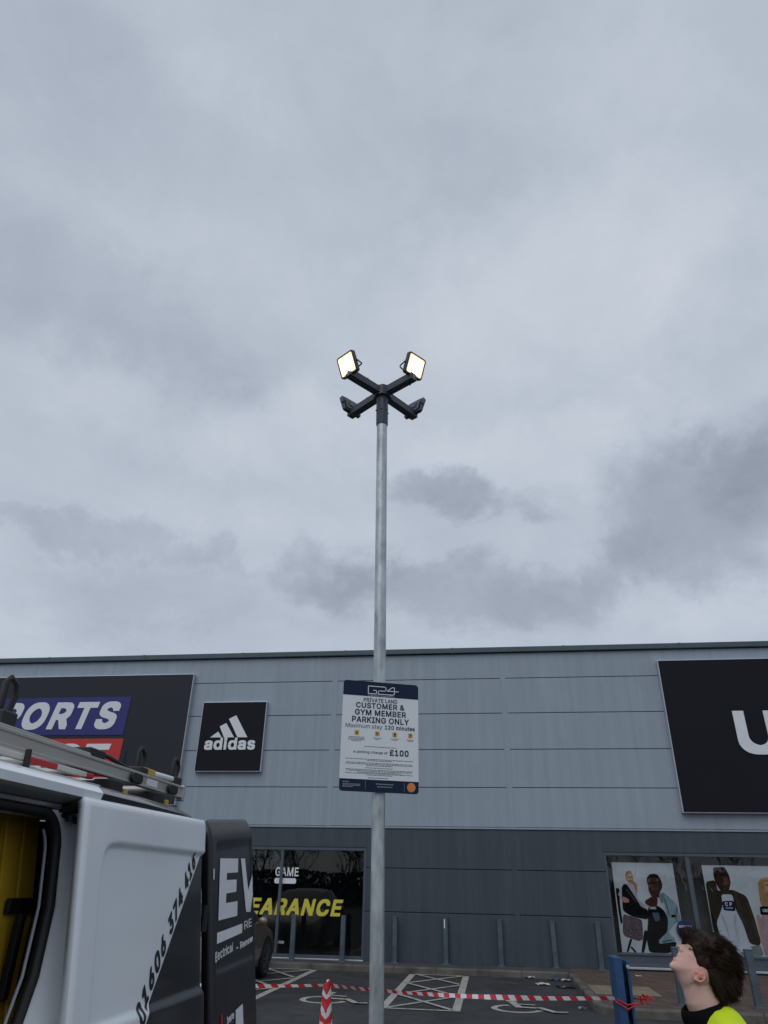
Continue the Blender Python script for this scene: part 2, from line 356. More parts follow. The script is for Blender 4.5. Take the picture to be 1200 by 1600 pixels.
# outlines of a plain grotesque alphabet (advance, contours) in thousandths of the letter size
GLYPHS = {
    'K': (467, '104,145 104,216 122,239 139,261 157,282 174,303 193,324 212,344 364,509 448,509 231,276|60,0 60,509 125,509 125,334 124,225 125,193 125,0|372,0 188,259 228,309 449,0'),
    'A': (480, '16,0 201,509 276,509 463,0 395,0 287,302 276,334 264,372 250,420 232,478 245,478 228,419 213,371 201,333 191,302 85,0|110,142 110,199 370,199 370,142'),
    'B': (456, '60,0 60,509 241,509 289,504 329,491 359,469 381,442 394,410 398,374 395,344 387,320 373,301 356,286 336,275 315,267 315,262 339,257 363,245 385,227 402,203 414,173 418,136 413,100 400,67 377,39 344,18 301,4 247,0|125,57 245,57 296,63 330,80 349,105 355,137 352,161 342,184 327,203 306,218 279,228 248,231 125,231|125,285 238,285 265,288 288,296 308,309 323,326 333,348 336,372 330,403 313,429 283,446 240,452 125,452'),
    'C': (510, '267,-7 225,-3 186,7 150,25 119,49 91,80 70,115 53,156 43,203 40,254 43,305 53,352 70,393 91,429 119,460 150,484 186,501 225,512 267,516 305,513 340,504 373,490 402,471 427,447 448,418 463,385 473,348 408,348 401,373 389,395 375,413 357,428 337,440 315,449 292,454 267,456 223,450 184,432 150,403 125,364 109,314 103,254 109,194 125,145 151,105 184,76 223,59 267,53 292,55 315,60 337,69 357,81 375,96 389,114 401,136 408,160 473,160 463,124 448,91 428,62 402,38 373,19 341,5 305,-4'),
    'D': (502, '219,0 96,0 96,57 215,57 272,63 318,81 354,110 379,149 394,198 399,255 394,312 379,361 354,399 320,428 275,446 221,452 93,452 93,509 225,509 272,505 315,495 353,478 399,441 433,391 449,351 459,305 462,255 459,205 449,159 433,119 412,84 384,54 351,31 312,14 267,3|125,509 125,0 60,0 60,509'),
    'E': (419, '60,0 60,509 372,509 372,452 125,452 125,286 355,286 355,229 125,229 125,57 375,57 375,0'),
    'F': (410, '60,0 60,509 369,509 369,452 125,452 125,278 346,278 346,221 125,221 125,0'),
    'G': (520, '269,-7 226,-3 185,8 149,25 118,49 91,80 69,116 53,157 43,204 40,254 43,305 53,352 69,393 91,429 118,460 149,484 184,501 223,512 265,516 304,513 340,504 374,489 403,469 429,445 449,416 465,384 474,349 408,349 399,372 387,393 373,411 356,427 337,439 315,448 291,454 265,456 222,450 183,432 150,404 125,364 109,314 103,254 109,194 125,145 151,105 184,76 224,59 269,53 309,57 345,71 374,93 396,123 410,160 415,202 434,199 283,199 283,256 478,256 478,200 471,141 451,91 419,50 377,19 326,0'),
    'H': (517, '60,0 60,509 125,509 125,289 392,289 392,509 457,509 457,0 392,0 392,232 125,232 125,0'),
    'I': (300, '31,0 31,57 118,57 118,452 31,452 31,509 269,509 269,452 183,452 183,57 269,57 269,0'),
    'L': (393, '60,0 60,509 125,509 125,57 361,57 361,0'),
    'M': (628, '60,0 60,509 152,509 277,187 282,174 287,159 299,123 305,103 311,84 317,65 322,49 307,49 318,83 330,121 336,140 342,158 348,174 352,187 476,509 568,509 568,0 504,0 504,291 504,327 505,347 505,369 506,413 507,457 513,457 505,433 498,409 482,363 474,341 467,322 461,305 456,291 342,0 286,0 170,291 165,304 159,321 145,361 137,384 129,408 121,432 112,457 119,457 120,416 121,372 122,328 122,309 122,291 122,0'),
    'N': (523, '60,0 60,509 136,509 343,183 352,169 363,151 375,130 388,107 401,82 414,55 405,54 402,81 401,108 400,134 399,157 399,195 399,509 463,509 463,0 387,0 202,290 190,310 177,331 164,354 148,381 108,452 119,454 122,384 123,354 124,328 125,307 125,291 125,0'),
    'O': (533, '267,-7 225,-3 186,7 150,25 119,49 92,80 70,115 54,156 44,203 40,254 44,305 54,352 70,393 92,429 119,460 150,484 186,501 225,512 267,516 309,512 348,501 384,484 415,460 442,429 464,393 480,352 490,305 493,254 490,203 480,156 464,115 442,80 415,49 384,25 348,7 309,-3|267,53 310,59 349,76 383,105 408,144 425,194 430,254 425,314 408,365 383,404 349,433 310,450 267,456 223,450 184,433 151,404 125,364 109,314 103,254 109,194 125,144 151,105 184,76 223,59'),
    'P': (445, '60,0 60,509 235,509 289,503 332,487 366,462 390,430 404,391 409,348 404,304 390,265 366,233 332,207 289,191 235,186 109,186 109,242 233,242 269,246 297,256 318,272 333,294 342,319 344,348 342,376 333,402 318,423 297,439 268,449 232,452 125,452 125,0'),
    'R': (449, '60,0 60,509 236,509 290,504 333,489 367,465 390,433 405,395 409,352 405,309 390,271 367,240 333,217 289,203 236,198 125,198 125,0|125,255 234,255 269,258 298,267 319,281 334,300 342,324 345,352 342,380 334,405 319,425 298,440 269,449 233,452 125,452|353,0 230,229 303,229 428,0'),
    'S': (447, '224,-9 172,-4 128,9 91,31 64,60 46,96 38,137 104,137 110,110 123,88 142,71 166,59 194,52 224,49 257,52 286,60 311,74 329,92 341,114 346,139 342,161 332,179 316,193 296,205 272,214 245,222 184,239 128,260 86,289 60,326 52,372 58,413 75,448 102,476 138,498 180,511 227,516 275,511 316,498 351,476 377,449 394,415 401,378 337,378 326,412 302,437 267,453 225,459 194,456 167,448 145,435 129,418 118,398 115,376 119,352 131,334 148,319 169,308 191,300 212,293 264,279 287,272 312,264 336,252 359,238 379,220 395,198 405,171 408,139 403,99 386,64 360,34 323,11 278,-4'),
    'T': (449, '32,452 32,509 417,509 417,452 257,452 257,0 193,0 193,452'),
    'U': (517, '259,-8 203,-2 154,15 114,43 85,80 66,124 60,173 60,509 124,509 124,178 128,144 141,113 160,87 187,68 220,56 259,52 298,56 331,68 357,87 377,113 389,144 393,178 393,509 457,509 457,173 451,124 433,80 403,43 363,15 315,-2'),
    'V': (480, '204,0 16,509 84,509 192,206 203,176 215,137 230,89 248,31 235,31 252,90 267,138 279,176 290,206 395,509 463,509 278,0'),
    'W': (686, '155,0 16,509 82,509 163,196 170,171 175,145 181,120 187,94 192,67 197,40 189,40 194,67 200,94 205,120 211,145 218,171 224,196 306,509 380,509 462,196 468,171 474,145 480,120 486,94 492,67 497,40 488,40 493,67 499,94 504,120 510,145 523,196 603,509 670,509 530,0 455,0 368,323 359,356 351,391 344,431 336,475 350,475 342,433 335,395 327,359 318,323 230,0'),
    'Y': (472, '203,0 203,208 16,509 91,509 192,344 208,318 222,292 236,264 250,230 224,230 237,265 251,293 265,318 280,344 381,509 455,509 268,208 268,0'),
    'a': (389, '160,-9 126,-5 94,5 68,22 48,45 35,73 30,108 34,138 43,161 58,179 78,193 100,203 125,211 152,216 178,220 209,224 234,227 252,230 265,235 273,243 276,255 273,279 267,297 256,311 240,322 220,329 196,331 171,329 149,322 132,313 118,301 107,288 100,274 41,291 57,322 79,346 104,364 133,375 163,382 194,384 215,383 239,379 263,372 286,360 306,343 322,320 333,290 337,251 337,0 277,0 277,52 272,52 264,38 252,25 236,12 215,1 190,-6|170,45 202,49 228,59 248,74 263,93 272,115 276,138 276,190 270,186 259,182 246,179 231,176 216,173 200,171 175,168 154,164 134,159 117,150 103,139 95,124 92,105 94,87 102,72 114,61 130,52 149,47'),
    'd': (424, '195,-8 151,-2 111,16 79,45 55,84 39,133 34,189 39,245 55,293 79,332 112,361 151,378 196,384 228,381 253,373 272,360 287,346 298,331 306,319 311,319 311,509 372,509 372,0 313,0 313,59 307,59 298,46 287,31 272,17 252,4 227,-5|205,47 236,51 263,65 284,86 299,115 309,150 312,189 309,229 300,263 284,291 263,312 237,325 205,330 172,325 145,311 124,290 108,261 99,227 96,189 99,151 109,117 124,88 145,66 172,51'),
    'c': (396, '207,-8 159,-2 117,16 82,46 56,85 40,133 34,187 40,243 56,291 82,330 117,360 159,378 207,384 234,383 260,377 284,368 305,356 324,341 340,322 353,301 362,277 303,262 298,276 290,289 281,301 270,311 257,319 242,325 226,329 207,330 173,325 145,310 124,287 108,258 99,224 96,187 99,151 108,117 124,89 145,66 173,51 207,46 226,48 243,52 258,58 271,66 282,76 292,89 299,102 304,117 363,102 354,78 341,56 325,37 306,21 285,9 261,-1 235,-6'),
    'e': (404, '212,-8 161,-2 117,16 82,46 56,85 40,132 34,187 39,242 55,290 81,329 115,359 157,378 205,384 236,382 266,374 294,361 319,341 341,315 357,282 368,242 371,194 371,169 75,169 75,221 338,221 310,202 307,237 298,269 283,294 263,314 237,326 205,330 173,326 146,313 125,294 109,270 99,241 96,211 96,178 100,139 110,106 128,80 151,61 179,50 212,46 234,48 254,53 271,61 285,73 297,88 306,105 365,91 353,63 335,39 311,19 283,4 249,-5'),
    'f': (254, '228,379 228,327 6,327 6,379|81,0 81,432 84,461 96,486 113,505 135,519 161,527 187,530 207,529 222,527 234,524 243,521 227,468 222,470 215,472 206,473 195,474 171,470 154,460 145,443 142,419 142,0'),
    'g': (425, '207,-151 168,-148 134,-140 105,-127 82,-110 64,-91 51,-69 101,-41 110,-53 122,-66 136,-78 154,-88 178,-95 207,-97 249,-92 282,-75 304,-47 311,-6 311,68 306,68 298,56 287,41 272,28 252,16 227,8 195,5 152,10 113,27 80,53 55,90 39,136 34,191 39,246 55,293 80,332 112,361 152,378 196,384 228,382 253,373 273,360 288,346 299,331 308,319 313,319 313,379 372,379 372,-9 367,-54 350,-90 324,-117 291,-136 251,-147|205,59 237,63 264,75 285,95 300,121 309,154 312,193 309,231 300,264 285,291 264,312 237,325 205,330 172,325 145,312 124,290 109,262 99,229 96,193 99,155 109,123 124,96 145,76 172,63'),
    'h': (410, '114,227 114,0 53,0 53,509 114,509 114,287 102,287 124,332 152,362 187,379 227,384 264,380 295,369 321,349 341,321 353,285 357,240 357,0 296,0 296,235 290,275 273,304 246,323 210,329 184,326 161,317 141,303 126,283 117,257'),
    'i': (167, '53,0 53,379 114,379 114,0|84,443 67,446 54,455 44,468 41,483 44,499 54,512 67,521 84,524 100,521 114,512 123,499 126,483 123,468 114,455 100,446'),
    'k': (381, '110,137 110,212 121,212 284,379 360,379 184,199 177,199|53,0 53,509 114,509 114,0|294,0 148,186 191,229 372,0'),
    'l': (189, '139,-2 101,3 74,20 58,47 53,84 53,509 114,509 114,99 115,77 120,62 130,54 146,52 154,52 160,53 165,53 170,54 181,3 172,1 162,-1 151,-2'),
    'n': (410, '114,227 114,0 53,0 53,379 112,379 112,287 102,287 124,332 152,362 187,379 227,384 264,380 295,369 321,349 341,321 353,285 357,240 357,0 296,0 296,235 290,275 273,304 246,323 210,329 184,326 161,317 141,303 126,283 117,257'),
    'o': (415, '207,-8 159,-2 117,16 82,46 56,85 40,133 34,187 40,243 56,291 82,330 117,360 159,378 207,384 256,378 299,360 333,330 359,291 376,243 381,187 376,133 359,85 333,46 299,16 256,-2|207,46 242,51 270,66 292,89 307,117 316,151 319,187 316,224 307,258 292,287 270,310 242,325 207,330 173,325 145,310 124,287 108,258 99,224 96,187 99,151 108,117 124,89 145,66 173,51'),
    'p': (424, '53,-143 53,379 112,379 112,319 118,319 126,331 137,346 152,360 171,373 197,381 229,384 274,378 313,361 345,332 370,293 385,245 390,189 385,133 370,84 346,45 313,16 274,-2 229,-8 198,-5 173,4 153,17 138,31 127,46 118,59 114,-143|220,47 253,51 279,66 301,88 316,117 325,151 328,189 325,227 316,261 301,290 280,311 253,325 220,330 188,325 161,312 140,291 125,263 116,229 113,189 116,150 125,115 140,86 162,65 188,51'),
    'r': (259, '53,0 53,379 112,379 112,321 130,347 152,367 181,380 213,385 221,385 229,384 243,384 243,322 239,323 230,324 219,325 207,326 182,323 159,315 140,301 126,284 117,262 114,237 114,0'),
    's': (365, '182,-8 145,-5 112,3 84,18 62,38 45,63 36,94 94,107 105,79 124,60 150,49 181,45 217,50 244,62 262,81 268,103 265,121 254,136 237,147 212,155 149,170 104,186 72,208 53,237 47,274 51,305 65,332 87,354 115,370 149,381 187,384 223,381 254,372 279,358 299,339 314,316 324,290 268,277 258,298 243,316 219,328 187,333 156,329 131,317 114,299 109,277 112,258 124,243 144,232 172,223 229,209 275,194 306,171 325,142 331,107 326,75 312,47 290,24 260,6 223,-5'),
    't': (227, '204,379 204,327 6,327 6,379|65,471 126,471 126,98 128,76 136,61 150,53 170,50 177,50 185,51 194,52 202,54 213,2 203,-1 192,-3 180,-4 168,-4 125,2 92,21 72,52 65,93'),
    'u': (410, '182,-5 146,-1 115,11 89,31 69,59 57,95 53,139 53,379 114,379 114,144 119,105 137,75 164,56 200,50 226,53 249,62 268,77 283,97 293,122 296,153 296,379 357,379 357,0 298,0 298,92 307,92 286,47 257,17 222,0'),
    'w': (567, '138,0 23,379 87,379 133,214 143,177 154,137 165,91 175,41 165,41 175,90 186,135 196,176 206,214 252,379 316,379 362,214 371,176 382,136 392,91 402,41 391,41 402,90 413,135 423,176 434,214 480,379 545,379 429,0 368,0 319,172 305,225 297,252 291,280 277,338 291,338 277,280 270,252 263,225 255,198 248,172 199,0'),
    'y': (389, '47,-139 61,-86 71,-87 88,-90 104,-89 118,-84 130,-74 141,-58 151,-36 163,-1 17,379 84,379 165,155 177,121 187,87 196,53 206,21 184,21 193,53 202,87 212,121 224,155 305,379 371,379 204,-58 191,-85 177,-107 159,-124 139,-136 117,-143 91,-145 77,-145 65,-143 54,-141'),
    'x': (379, '21,0 171,218 171,171 29,379 100,379 147,306 164,279 179,253 193,229 207,206 175,206 190,229 202,253 216,279 233,306 282,379 352,379 209,169 209,214 358,0 287,0 231,85 214,112 200,136 187,159 173,182 205,182 191,159 178,136 165,112 148,85 91,0'),
    'm': (610, '53,0 53,379 112,379 112,295 118,323 132,346 151,363 172,376 195,384 219,386 257,380 287,361 309,331 321,295 312,295 322,321 337,343 357,361 381,375 407,383 437,386 468,383 497,372 522,354 541,328 553,296 557,255 557,0 496,0 496,254 490,289 473,313 447,326 419,330 395,328 374,320 358,307 345,290 338,270 335,247 335,0 274,0 274,260 269,288 253,311 229,326 199,330 178,328 158,320 140,307 126,289 117,266 114,238 114,0'),
    'b': (424, '229,-8 198,-5 172,4 153,17 138,31 127,46 118,59 112,59 112,0 53,0 53,509 114,509 114,319 127,331 137,346 152,360 171,373 197,381 229,384 274,378 313,361 345,332 370,293 385,245 390,189 385,133 370,84 346,45 313,16 274,-2|220,47 253,51 279,66 301,88 316,117 325,151 328,189 325,227 316,261 301,290 280,311 253,325 220,330 188,325 161,312 140,291 125,263 116,229 113,189 116,150 125,115 140,86 162,65 188,51'),
    '0': (453, '227,-7 174,1 130,24 95,62 69,113 57,154 50,202 48,254 50,306 57,354 69,395 95,447 130,484 174,508 227,516 279,508 323,484 358,447 384,395 396,354 403,306 405,254 403,202 396,154 384,113 359,62 323,24 279,1|227,50 261,56 290,74 313,103 330,144 340,194 344,254 340,314 330,365 313,405 290,435 261,453 227,460 192,453 163,435 140,405 123,365 113,314 109,254 113,194 123,144 140,103 163,74 192,56'),
    '1': (453, '76,0 76,55 391,55 391,0|276,509 276,0 212,0 212,448 86,358 86,427 198,509'),
    '2': (453, '64,0 64,47 234,229 261,257 282,282 299,305 311,327 318,348 320,371 317,397 308,419 293,436 273,449 250,457 224,460 196,457 172,447 153,433 139,413 130,390 127,362 66,362 71,405 86,442 111,473 143,496 182,511 225,516 268,511 306,497 337,474 361,445 376,411 381,372 378,345 371,318 357,290 336,259 306,223 267,180 153,60 389,57 389,0'),
    '3': (453, '218,-7 173,-3 133,10 98,30 70,57 52,91 44,132 109,132 115,107 126,87 144,71 165,59 191,52 219,50 248,53 275,61 297,74 315,93 325,116 329,145 326,172 316,196 299,217 275,234 242,244 201,248 157,248 157,299 288,448 70,452 70,509 372,509 372,461 211,278 211,289 264,288 308,276 344,253 371,222 387,186 393,145 387,103 370,66 344,36 309,12 266,-2'),
    '4': (453, '40,105 40,158 247,509 311,509 109,166 413,163 413,105|282,0 282,121 282,146 282,318 343,318 343,0'),
    '6': (453, '226,-7 182,-1 142,15 109,40 84,74 69,115 64,162 68,199 80,239 102,285 137,340 252,509 322,509 151,261 145,261 154,275 165,288 179,299 196,307 214,312 235,314 278,309 316,295 346,271 370,240 384,201 389,157 384,112 368,73 343,39 310,14 271,-2|226,48 254,52 279,63 299,79 314,101 324,128 327,157 324,187 314,213 299,235 279,251 254,262 226,265 198,262 174,252 153,235 138,214 128,188 125,158 128,128 138,102 153,79 174,63 198,52'),
    '7': (453, '97,0 323,448 62,452 62,509 391,509 391,449 165,0'),
    '&': (448, '197,-7 150,-2 110,12 78,34 54,62 39,96 34,133 37,163 47,189 63,213 85,235 111,256 140,279 216,335 226,343 237,352 246,363 255,375 260,389 262,405 258,427 245,445 226,457 201,461 184,459 168,453 155,444 145,431 139,416 137,399 139,380 145,363 155,346 169,327 185,307 204,284 438,0 364,0 171,231 121,293 102,319 87,344 78,370 75,398 79,430 91,458 109,481 134,499 165,510 200,513 235,510 266,499 290,482 308,459 320,433 324,404 322,382 315,362 305,342 291,325 275,308 256,293 154,217 128,195 110,174 100,154 97,131 100,108 109,87 124,70 143,57 166,49 193,46 223,50 251,59 278,75 301,95 321,121 336,151 346,186 349,224 408,224 405,180 397,144 385,115 371,92 357,75 345,62 333,47 305,23 271,7 234,-3'),
    '£': (425, '37,41 37,57 62,61 80,74 90,95 93,125 85,358 89,401 102,439 125,471 156,495 194,510 239,516 277,511 310,499 339,480 362,454 378,422 387,385 328,377 318,411 300,437 273,453 240,459 210,456 186,446 168,430 155,410 148,387 146,360 153,127 152,106 145,89 135,75 123,64 108,55 92,49 76,45 61,42 48,41|37,0 37,57 301,57 315,58 324,63 329,72 330,85 330,107 388,107 388,91 382,51 366,23 339,6 299,0|37,229 37,280 311,280 311,229'),
    '!': (196, '67,160 63,509 132,509 128,160|98,-4 81,-1 66,9 56,24 52,41 56,58 66,73 81,83 98,86 116,83 130,73 140,58 143,41 140,24 130,9 116,-1'),
    '-': (453, '337,244 337,188 114,188 114,244'),
    "'": (206, '78,318 70,509 136,509 128,318'),
    ' ': (188, ''),
}

def _area(p): return sum(a[0] * b[1] - b[0] * a[1] for a, b in zip(p, p[1:] + p[:1])) / 2
def _inside(q, p):
    r = False
    for a, b in zip(p, p[1:] + p[:1]):
        if (a[1] > q[1]) != (b[1] > q[1]) and q[0] < (b[0] - a[0]) * (q[1] - a[1]) / (b[1] - a[1]) + a[0]: r = not r
    return r
def _offset(p, d):
    """move a clockwise contour outwards by d (a counter-clockwise hole shrinks)"""
    res = []; n = len(p)
    for i in range(n):
        e1 = Vector(p[i]) - Vector(p[i - 1]); e2 = Vector(p[(i + 1) % n]) - Vector(p[i])
        if e1.length < 1e-6 or e2.length < 1e-6: res.append(p[i]); continue
        e1.normalize(); e2.normalize()
        n1 = Vector((-e1.y, e1.x)); n2 = Vector((-e2.y, e2.x)); k = n1 + n2
        if k.length < 0.35: k = n1 * 1.0; f = d
        else: k.normalize(); f = d / max(0.5, k.dot(n1))
        res.append((p[i][0] + k.x * f, p[i][1] + k.y * f))
    return res
from mathutils.geometry import delaunay_2d_cdt
def text_data(s, bold=0.0, shear=0.0, space=1.0):
    """a flat lettering mesh (x right, y up, z 0 back / 0.01 front), not yet sized"""
    bm = bmesh.new(); x = 0.0
    for ch in s:
        adv, data = GLYPHS[ch]
        cs = [[tuple(float(v) / 1000 for v in q.split(',')) for q in c.split(' ')] for c in data.split('|')] if data else []
        # heavy weights are the union of slightly shifted copies, light ones move the outline
        heavy = bold >= 0.05
        shifts = [(0, 0)] + [(0.48 * bold * i_, 0.48 * bold * j_) for i_, j_ in ((-1, -1), (0, -1), (1, -1), (-1, 0), (1, 0), (-1, 1), (0, 1), (1, 1))] if heavy else [(0, 0)]
        loops = []
        for c in cs:
            c2 = c if heavy or bold == 0 else _offset(c, bold * (0.55 if _area(c) < 0 else 0.40))
            for sx_, sy_ in shifts: loops.append([(q[0] + sx_, q[1] + sy_) for q in c2])
        if loops:
            pts = []; eds = []
            for c in loops:
                n0 = len(pts); pts += [Vector(q) for q in c]; eds += [(n0 + i, n0 + (i + 1) % len(c)) for i in range(len(c))]
            ov, oe, of, _1, _2, _3 = delaunay_2d_cdt(pts, eds, [], 0, 1e-5)
            boxes = [(min(q[0] for q in c), min(q[1] for q in c), max(q[0] for q in c), max(q[1] for q in c), c) for c in loops]
            keep = []
            for f in of:
                gx = sum(ov[i].x for i in f) / len(f); gy = sum(ov[i].y for i in f) / len(f); w_ = 0
                for (bx0, by0, bx1, by1, c) in boxes:
                    if gy < by0 or gy > by1 or gx > bx1: continue
                    for p_1, p_2 in zip(c, c[1:] + c[:1]):
                        if (p_1[1] > gy) != (p_2[1] > gy) and gx < (p_2[0] - p_1[0]) * (gy - p_1[1]) / (p_2[1] - p_1[1]) + p_1[0]:
                            w_ += 1 if p_2[1] > p_1[1] else -1
                if w_: keep.append(f)
            fv = {}; bv_ = {}; cnt = {}
            def top(i):
                if i not in fv: fv[i] = bm.verts.new((ov[i].x + x + ov[i].y * shear, ov[i].y, 0.01))
                return fv[i]
            def bot(i):
                if i not in bv_: bv_[i] = bm.verts.new((ov[i].x + x + ov[i].y * shear, ov[i].y, 0.0))
                return bv_[i]
            for f in keep:
                bm.faces.new([top(i) for i in f])
                for i, j in zip(f, f[1:] + f[:1]): cnt[(i, j)] = 1
            for (i, j) in cnt:
                if (j, i) not in cnt: bm.faces.new((top(j), top(i), bot(i), bot(j)))
        x += (adv / 1000 + bold * 1.0) * space + 0.0
    me = bpy.data.meshes.new('lettering'); bm.to_mesh(me); bm.free()
    return me
def lettering(name, s, material, parent, box, fn, thick=0.004, **kw):
    """text fitted into box (a0, b0, a1, b1); fn(a, b, t) -> point in the parent's frame"""
    me = text_data(s, **kw)
    xs = [v.co.x for v in me.vertices]; ys = [v.co.y for v in me.vertices]
    ax, bx, ay, by = min(xs), max(xs), min(ys), max(ys)
    a0, b0, a1, b1 = box
    for v in me.vertices:
        a = a0 + (v.co.x - ax) / (bx - ax) * (a1 - a0); b = b0 + (v.co.y - ay) / (by - ay) * (b1 - b0)
        v.co = fn(a, b, thick * v.co.z / 0.01)
    return obj_me(name, me, material, parent)
def rounded(x0, y0, x1, y1, r, n=5):
    pts = []
    for cx_, cy_, a0 in ((x1 - r, y1 - r, 0), (x0 + r, y1 - r, 90), (x0 + r, y0 + r, 180), (x1 - r, y0 + r, 270)):
        for k in range(n + 1):
            a = R(a0 + 90 * k / n); pts.append((cx_ + r * math.cos(a), cy_ + r * math.sin(a)))
    return pts

# ------------------------------------------------------------------ ground, kerbs, pavement, markings
def asphalt():
    m = mat('asphalt', (0.036, 0.037, 0.041), 0.82, 0, 0.30, 0.55, bump=0.5, bscale=120)
    t, b, c, s = nodes_of(m)
    n = t.nodes.new('ShaderNodeTexNoise'); n.inputs['Scale'].default_value = 55; n.inputs['Detail'].default_value = 3
    t.links.new(c.outputs['Object'], n.inputs['Vector'])
    n2 = t.nodes.new('ShaderNodeTexNoise'); n2.inputs['Scale'].default_value = 2.3; n2.inputs['Detail'].default_value = 7; n2.inputs['Roughness'].default_value = 0.68
    t.links.new(c.outputs['Object'], n2.inputs['Vector'])
    n4 = t.nodes.new('ShaderNodeTexNoise'); n4.inputs['Scale'].default_value = 0.9; n4.inputs['Detail'].default_value = 5; n4.inputs['Distortion'].default_value = 0.8
    t.links.new(c.outputs['Object'], n4.inputs['Vector'])
    mr4 = t.nodes.new('ShaderNodeMapRange'); mr4.inputs[1].default_value = 0.52; mr4.inputs[2].default_value = 0.62; mr4.inputs[3].default_value = 1.0; mr4.inputs[4].default_value = 0.62
    t.links.new(n4.outputs['Fac'], mr4.inputs[0])
    k = tmath(t, 'MULTIPLY', tmath(t, 'MULTIPLY', mr4.outputs[0], tmath(t, 'ADD', 0.35, tmath(t, 'MULTIPLY', n.outputs['Fac'], 1.3))), tmath(t, 'ADD', 0.1, tmath(t, 'MULTIPLY', n2.outputs['Fac'], 1.7)))
    s2 = t.nodes.new('ShaderNodeVectorMath'); s2.operation = 'SCALE'
    t.links.new(s.outputs[0], s2.inputs[0]); t.links.new(k, s2.inputs['Scale']); t.links.new(s2.outputs[0], b.inputs['Base Color'])
    return m
def worn_paint():
    m = mat('road_paint', (0.40, 0.39, 0.35), 0.75, 0, 0.12, 3)
    t, b, c, s = nodes_of(m)
    n = t.nodes.new('ShaderNodeTexNoise'); n.inputs['Scale'].default_value = 7; n.inputs['Detail'].default_value = 9; n.inputs['Roughness'].default_value = 0.75
    t.links.new(c.outputs['Object'], n.inputs['Vector'])
    mr = t.nodes.new('ShaderNodeMapRange'); mr.inputs[1].default_value = 0.34; mr.inputs[2].default_value = 0.50
    mr.inputs[3].default_value = 0.35; mr.inputs[4].default_value = 1
    t.links.new(n.outputs['Fac'], mr.inputs[0])
    s2 = t.nodes.new('ShaderNodeVectorMath'); s2.operation = 'SCALE'
    t.links.new(s.outputs[0], s2.inputs[0]); t.links.new(mr.outputs[0], s2.inputs['Scale']); t.links.new(s2.outputs[0], b.inputs['Base Color'])
    return m
def brickwork():
    m = mat('block_paving', (0.10, 0.066, 0.054), 0.85, 0, 0.25, 1.2)
    t, b, c, s = nodes_of(m)
    br = t.nodes.new('ShaderNodeTexBrick')
    br.inputs['Scale'].default_value = 1.0; br.inputs['Brick Width'].default_value = 0.21; br.inputs['Row Height'].default_value = 0.105
    br.inputs['Mortar Size'].default_value = 0.009; br.inputs['Color1'].default_value = (0.075, 0.048, 0.040, 1); br.inputs['Color2'].default_value = (0.135, 0.085, 0.066, 1)
    br.inputs['Mortar'].default_value = (0.035, 0.030, 0.028, 1)
    mp = t.nodes.new('ShaderNodeMapping'); mp.inputs['Rotation'].default_value = (0, 0, R(45))
    t.links.new(c.outputs['Object'], mp.inputs[0]); t.links.new(mp.outputs[0], br.inputs['Vector'])
    n2 = t.nodes.new('ShaderNodeTexNoise'); n2.inputs['Scale'].default_value = 1.7; n2.inputs['Detail'].default_value = 7
    t.links.new(c.outputs['Object'], n2.inputs['Vector'])
    s2 = t.nodes.new('ShaderNodeVectorMath'); s2.operation = 'SCALE'
    t.links.new(br.outputs['Color'], s2.inputs[0]); t.links.new(tmath(t, 'ADD', 0.45, tmath(t, 'MULTIPLY', n2.outputs['Fac'], 1.1)), s2.inputs['Scale'])
    t.links.new(s2.outputs[0], b.inputs['Base Color'])
    return m
M['asphalt'] = asphalt(); M['paint'] = worn_paint(); M['blocks'] = brickwork()
M['kerbstone'] = mat('kerbstone', (0.105, 0.098, 0.086), 0.85, 0, 0.55, 2.6, bump=0.4, bscale=50)
M['buff'] = mat('buff_tactile', (0.20, 0.165, 0.11), 0.85, 0, 0.3, 3.0, bump=0.5, bscale=60)
M['slab'] = mat('old_concrete', (0.055, 0.055, 0.055), 0.9, 0, 0.4, 2.0, bump=0.4)

g = MB(); S = 350
rows = [[(x, y, 0) for x in (-S, -40, -15, 0, 15, 40, S)] for y in (-S, -40, -15, 0, 15, 40, S)]
g.grid(rows)
tag(obj('ground', g, M['asphalt']), kind='structure')

def kerb_path(pts, w=0.125, h=0.12):
    """kerb stones along a facade-frame polyline, outside edge on the left of travel"""
    mb = MB(); out_ = []
    for i, p in enumerate(pts):
        a = Vector(pts[max(i - 1, 0)]); b = Vector(pts[min(i + 1, len(pts) - 1)])
        d = (b - a).normalized(); nrm = Vector((-d.y, d.x)); out_.append((Vector(p), nrm))
    rows = []
    for q, nrm in out_:
        r = []
        for off, z in ((0, 0), (0.0, h - 0.025), (0.012, h - 0.006), (0.03, h), (w, h), (w, 0.0)):
            v = q + nrm * off; r.append((v.x, v.y, z))
        rows.append(r)
    mb.grid(rows)
    return mb
corner = [(1.5, -0.97)] + [(1.5, -0.97 - k * 0.9) for k in range(1, 5)] + [(1.5, -5.2)] + [(2.05 - 0.55 * math.cos(a), -5.2 - 0.55 * math.sin(a)) for a in [R(15 * k) for k in range(1, 7)]] + [(2.05 + k * 0.9, -5.75) for k in range(1, 26)]
straight = [(-26 + 0.915 * k, -0.97) for k in range(31)][:30] + [(1.5, -0.97)]
def stone_joints(mb, pts, w=0.127, h=0.1215):
    return mb
k = kerb_path(straight, w=0.125)
tag(obj('kerb', k, M['kerbstone'], frame=FAC, smooth=30), kind='structure')
k = kerb_path(corner, w=0.125)
tag(obj('kerb', k, M['kerbstone'], frame=FAC, smooth=30), kind='structure')
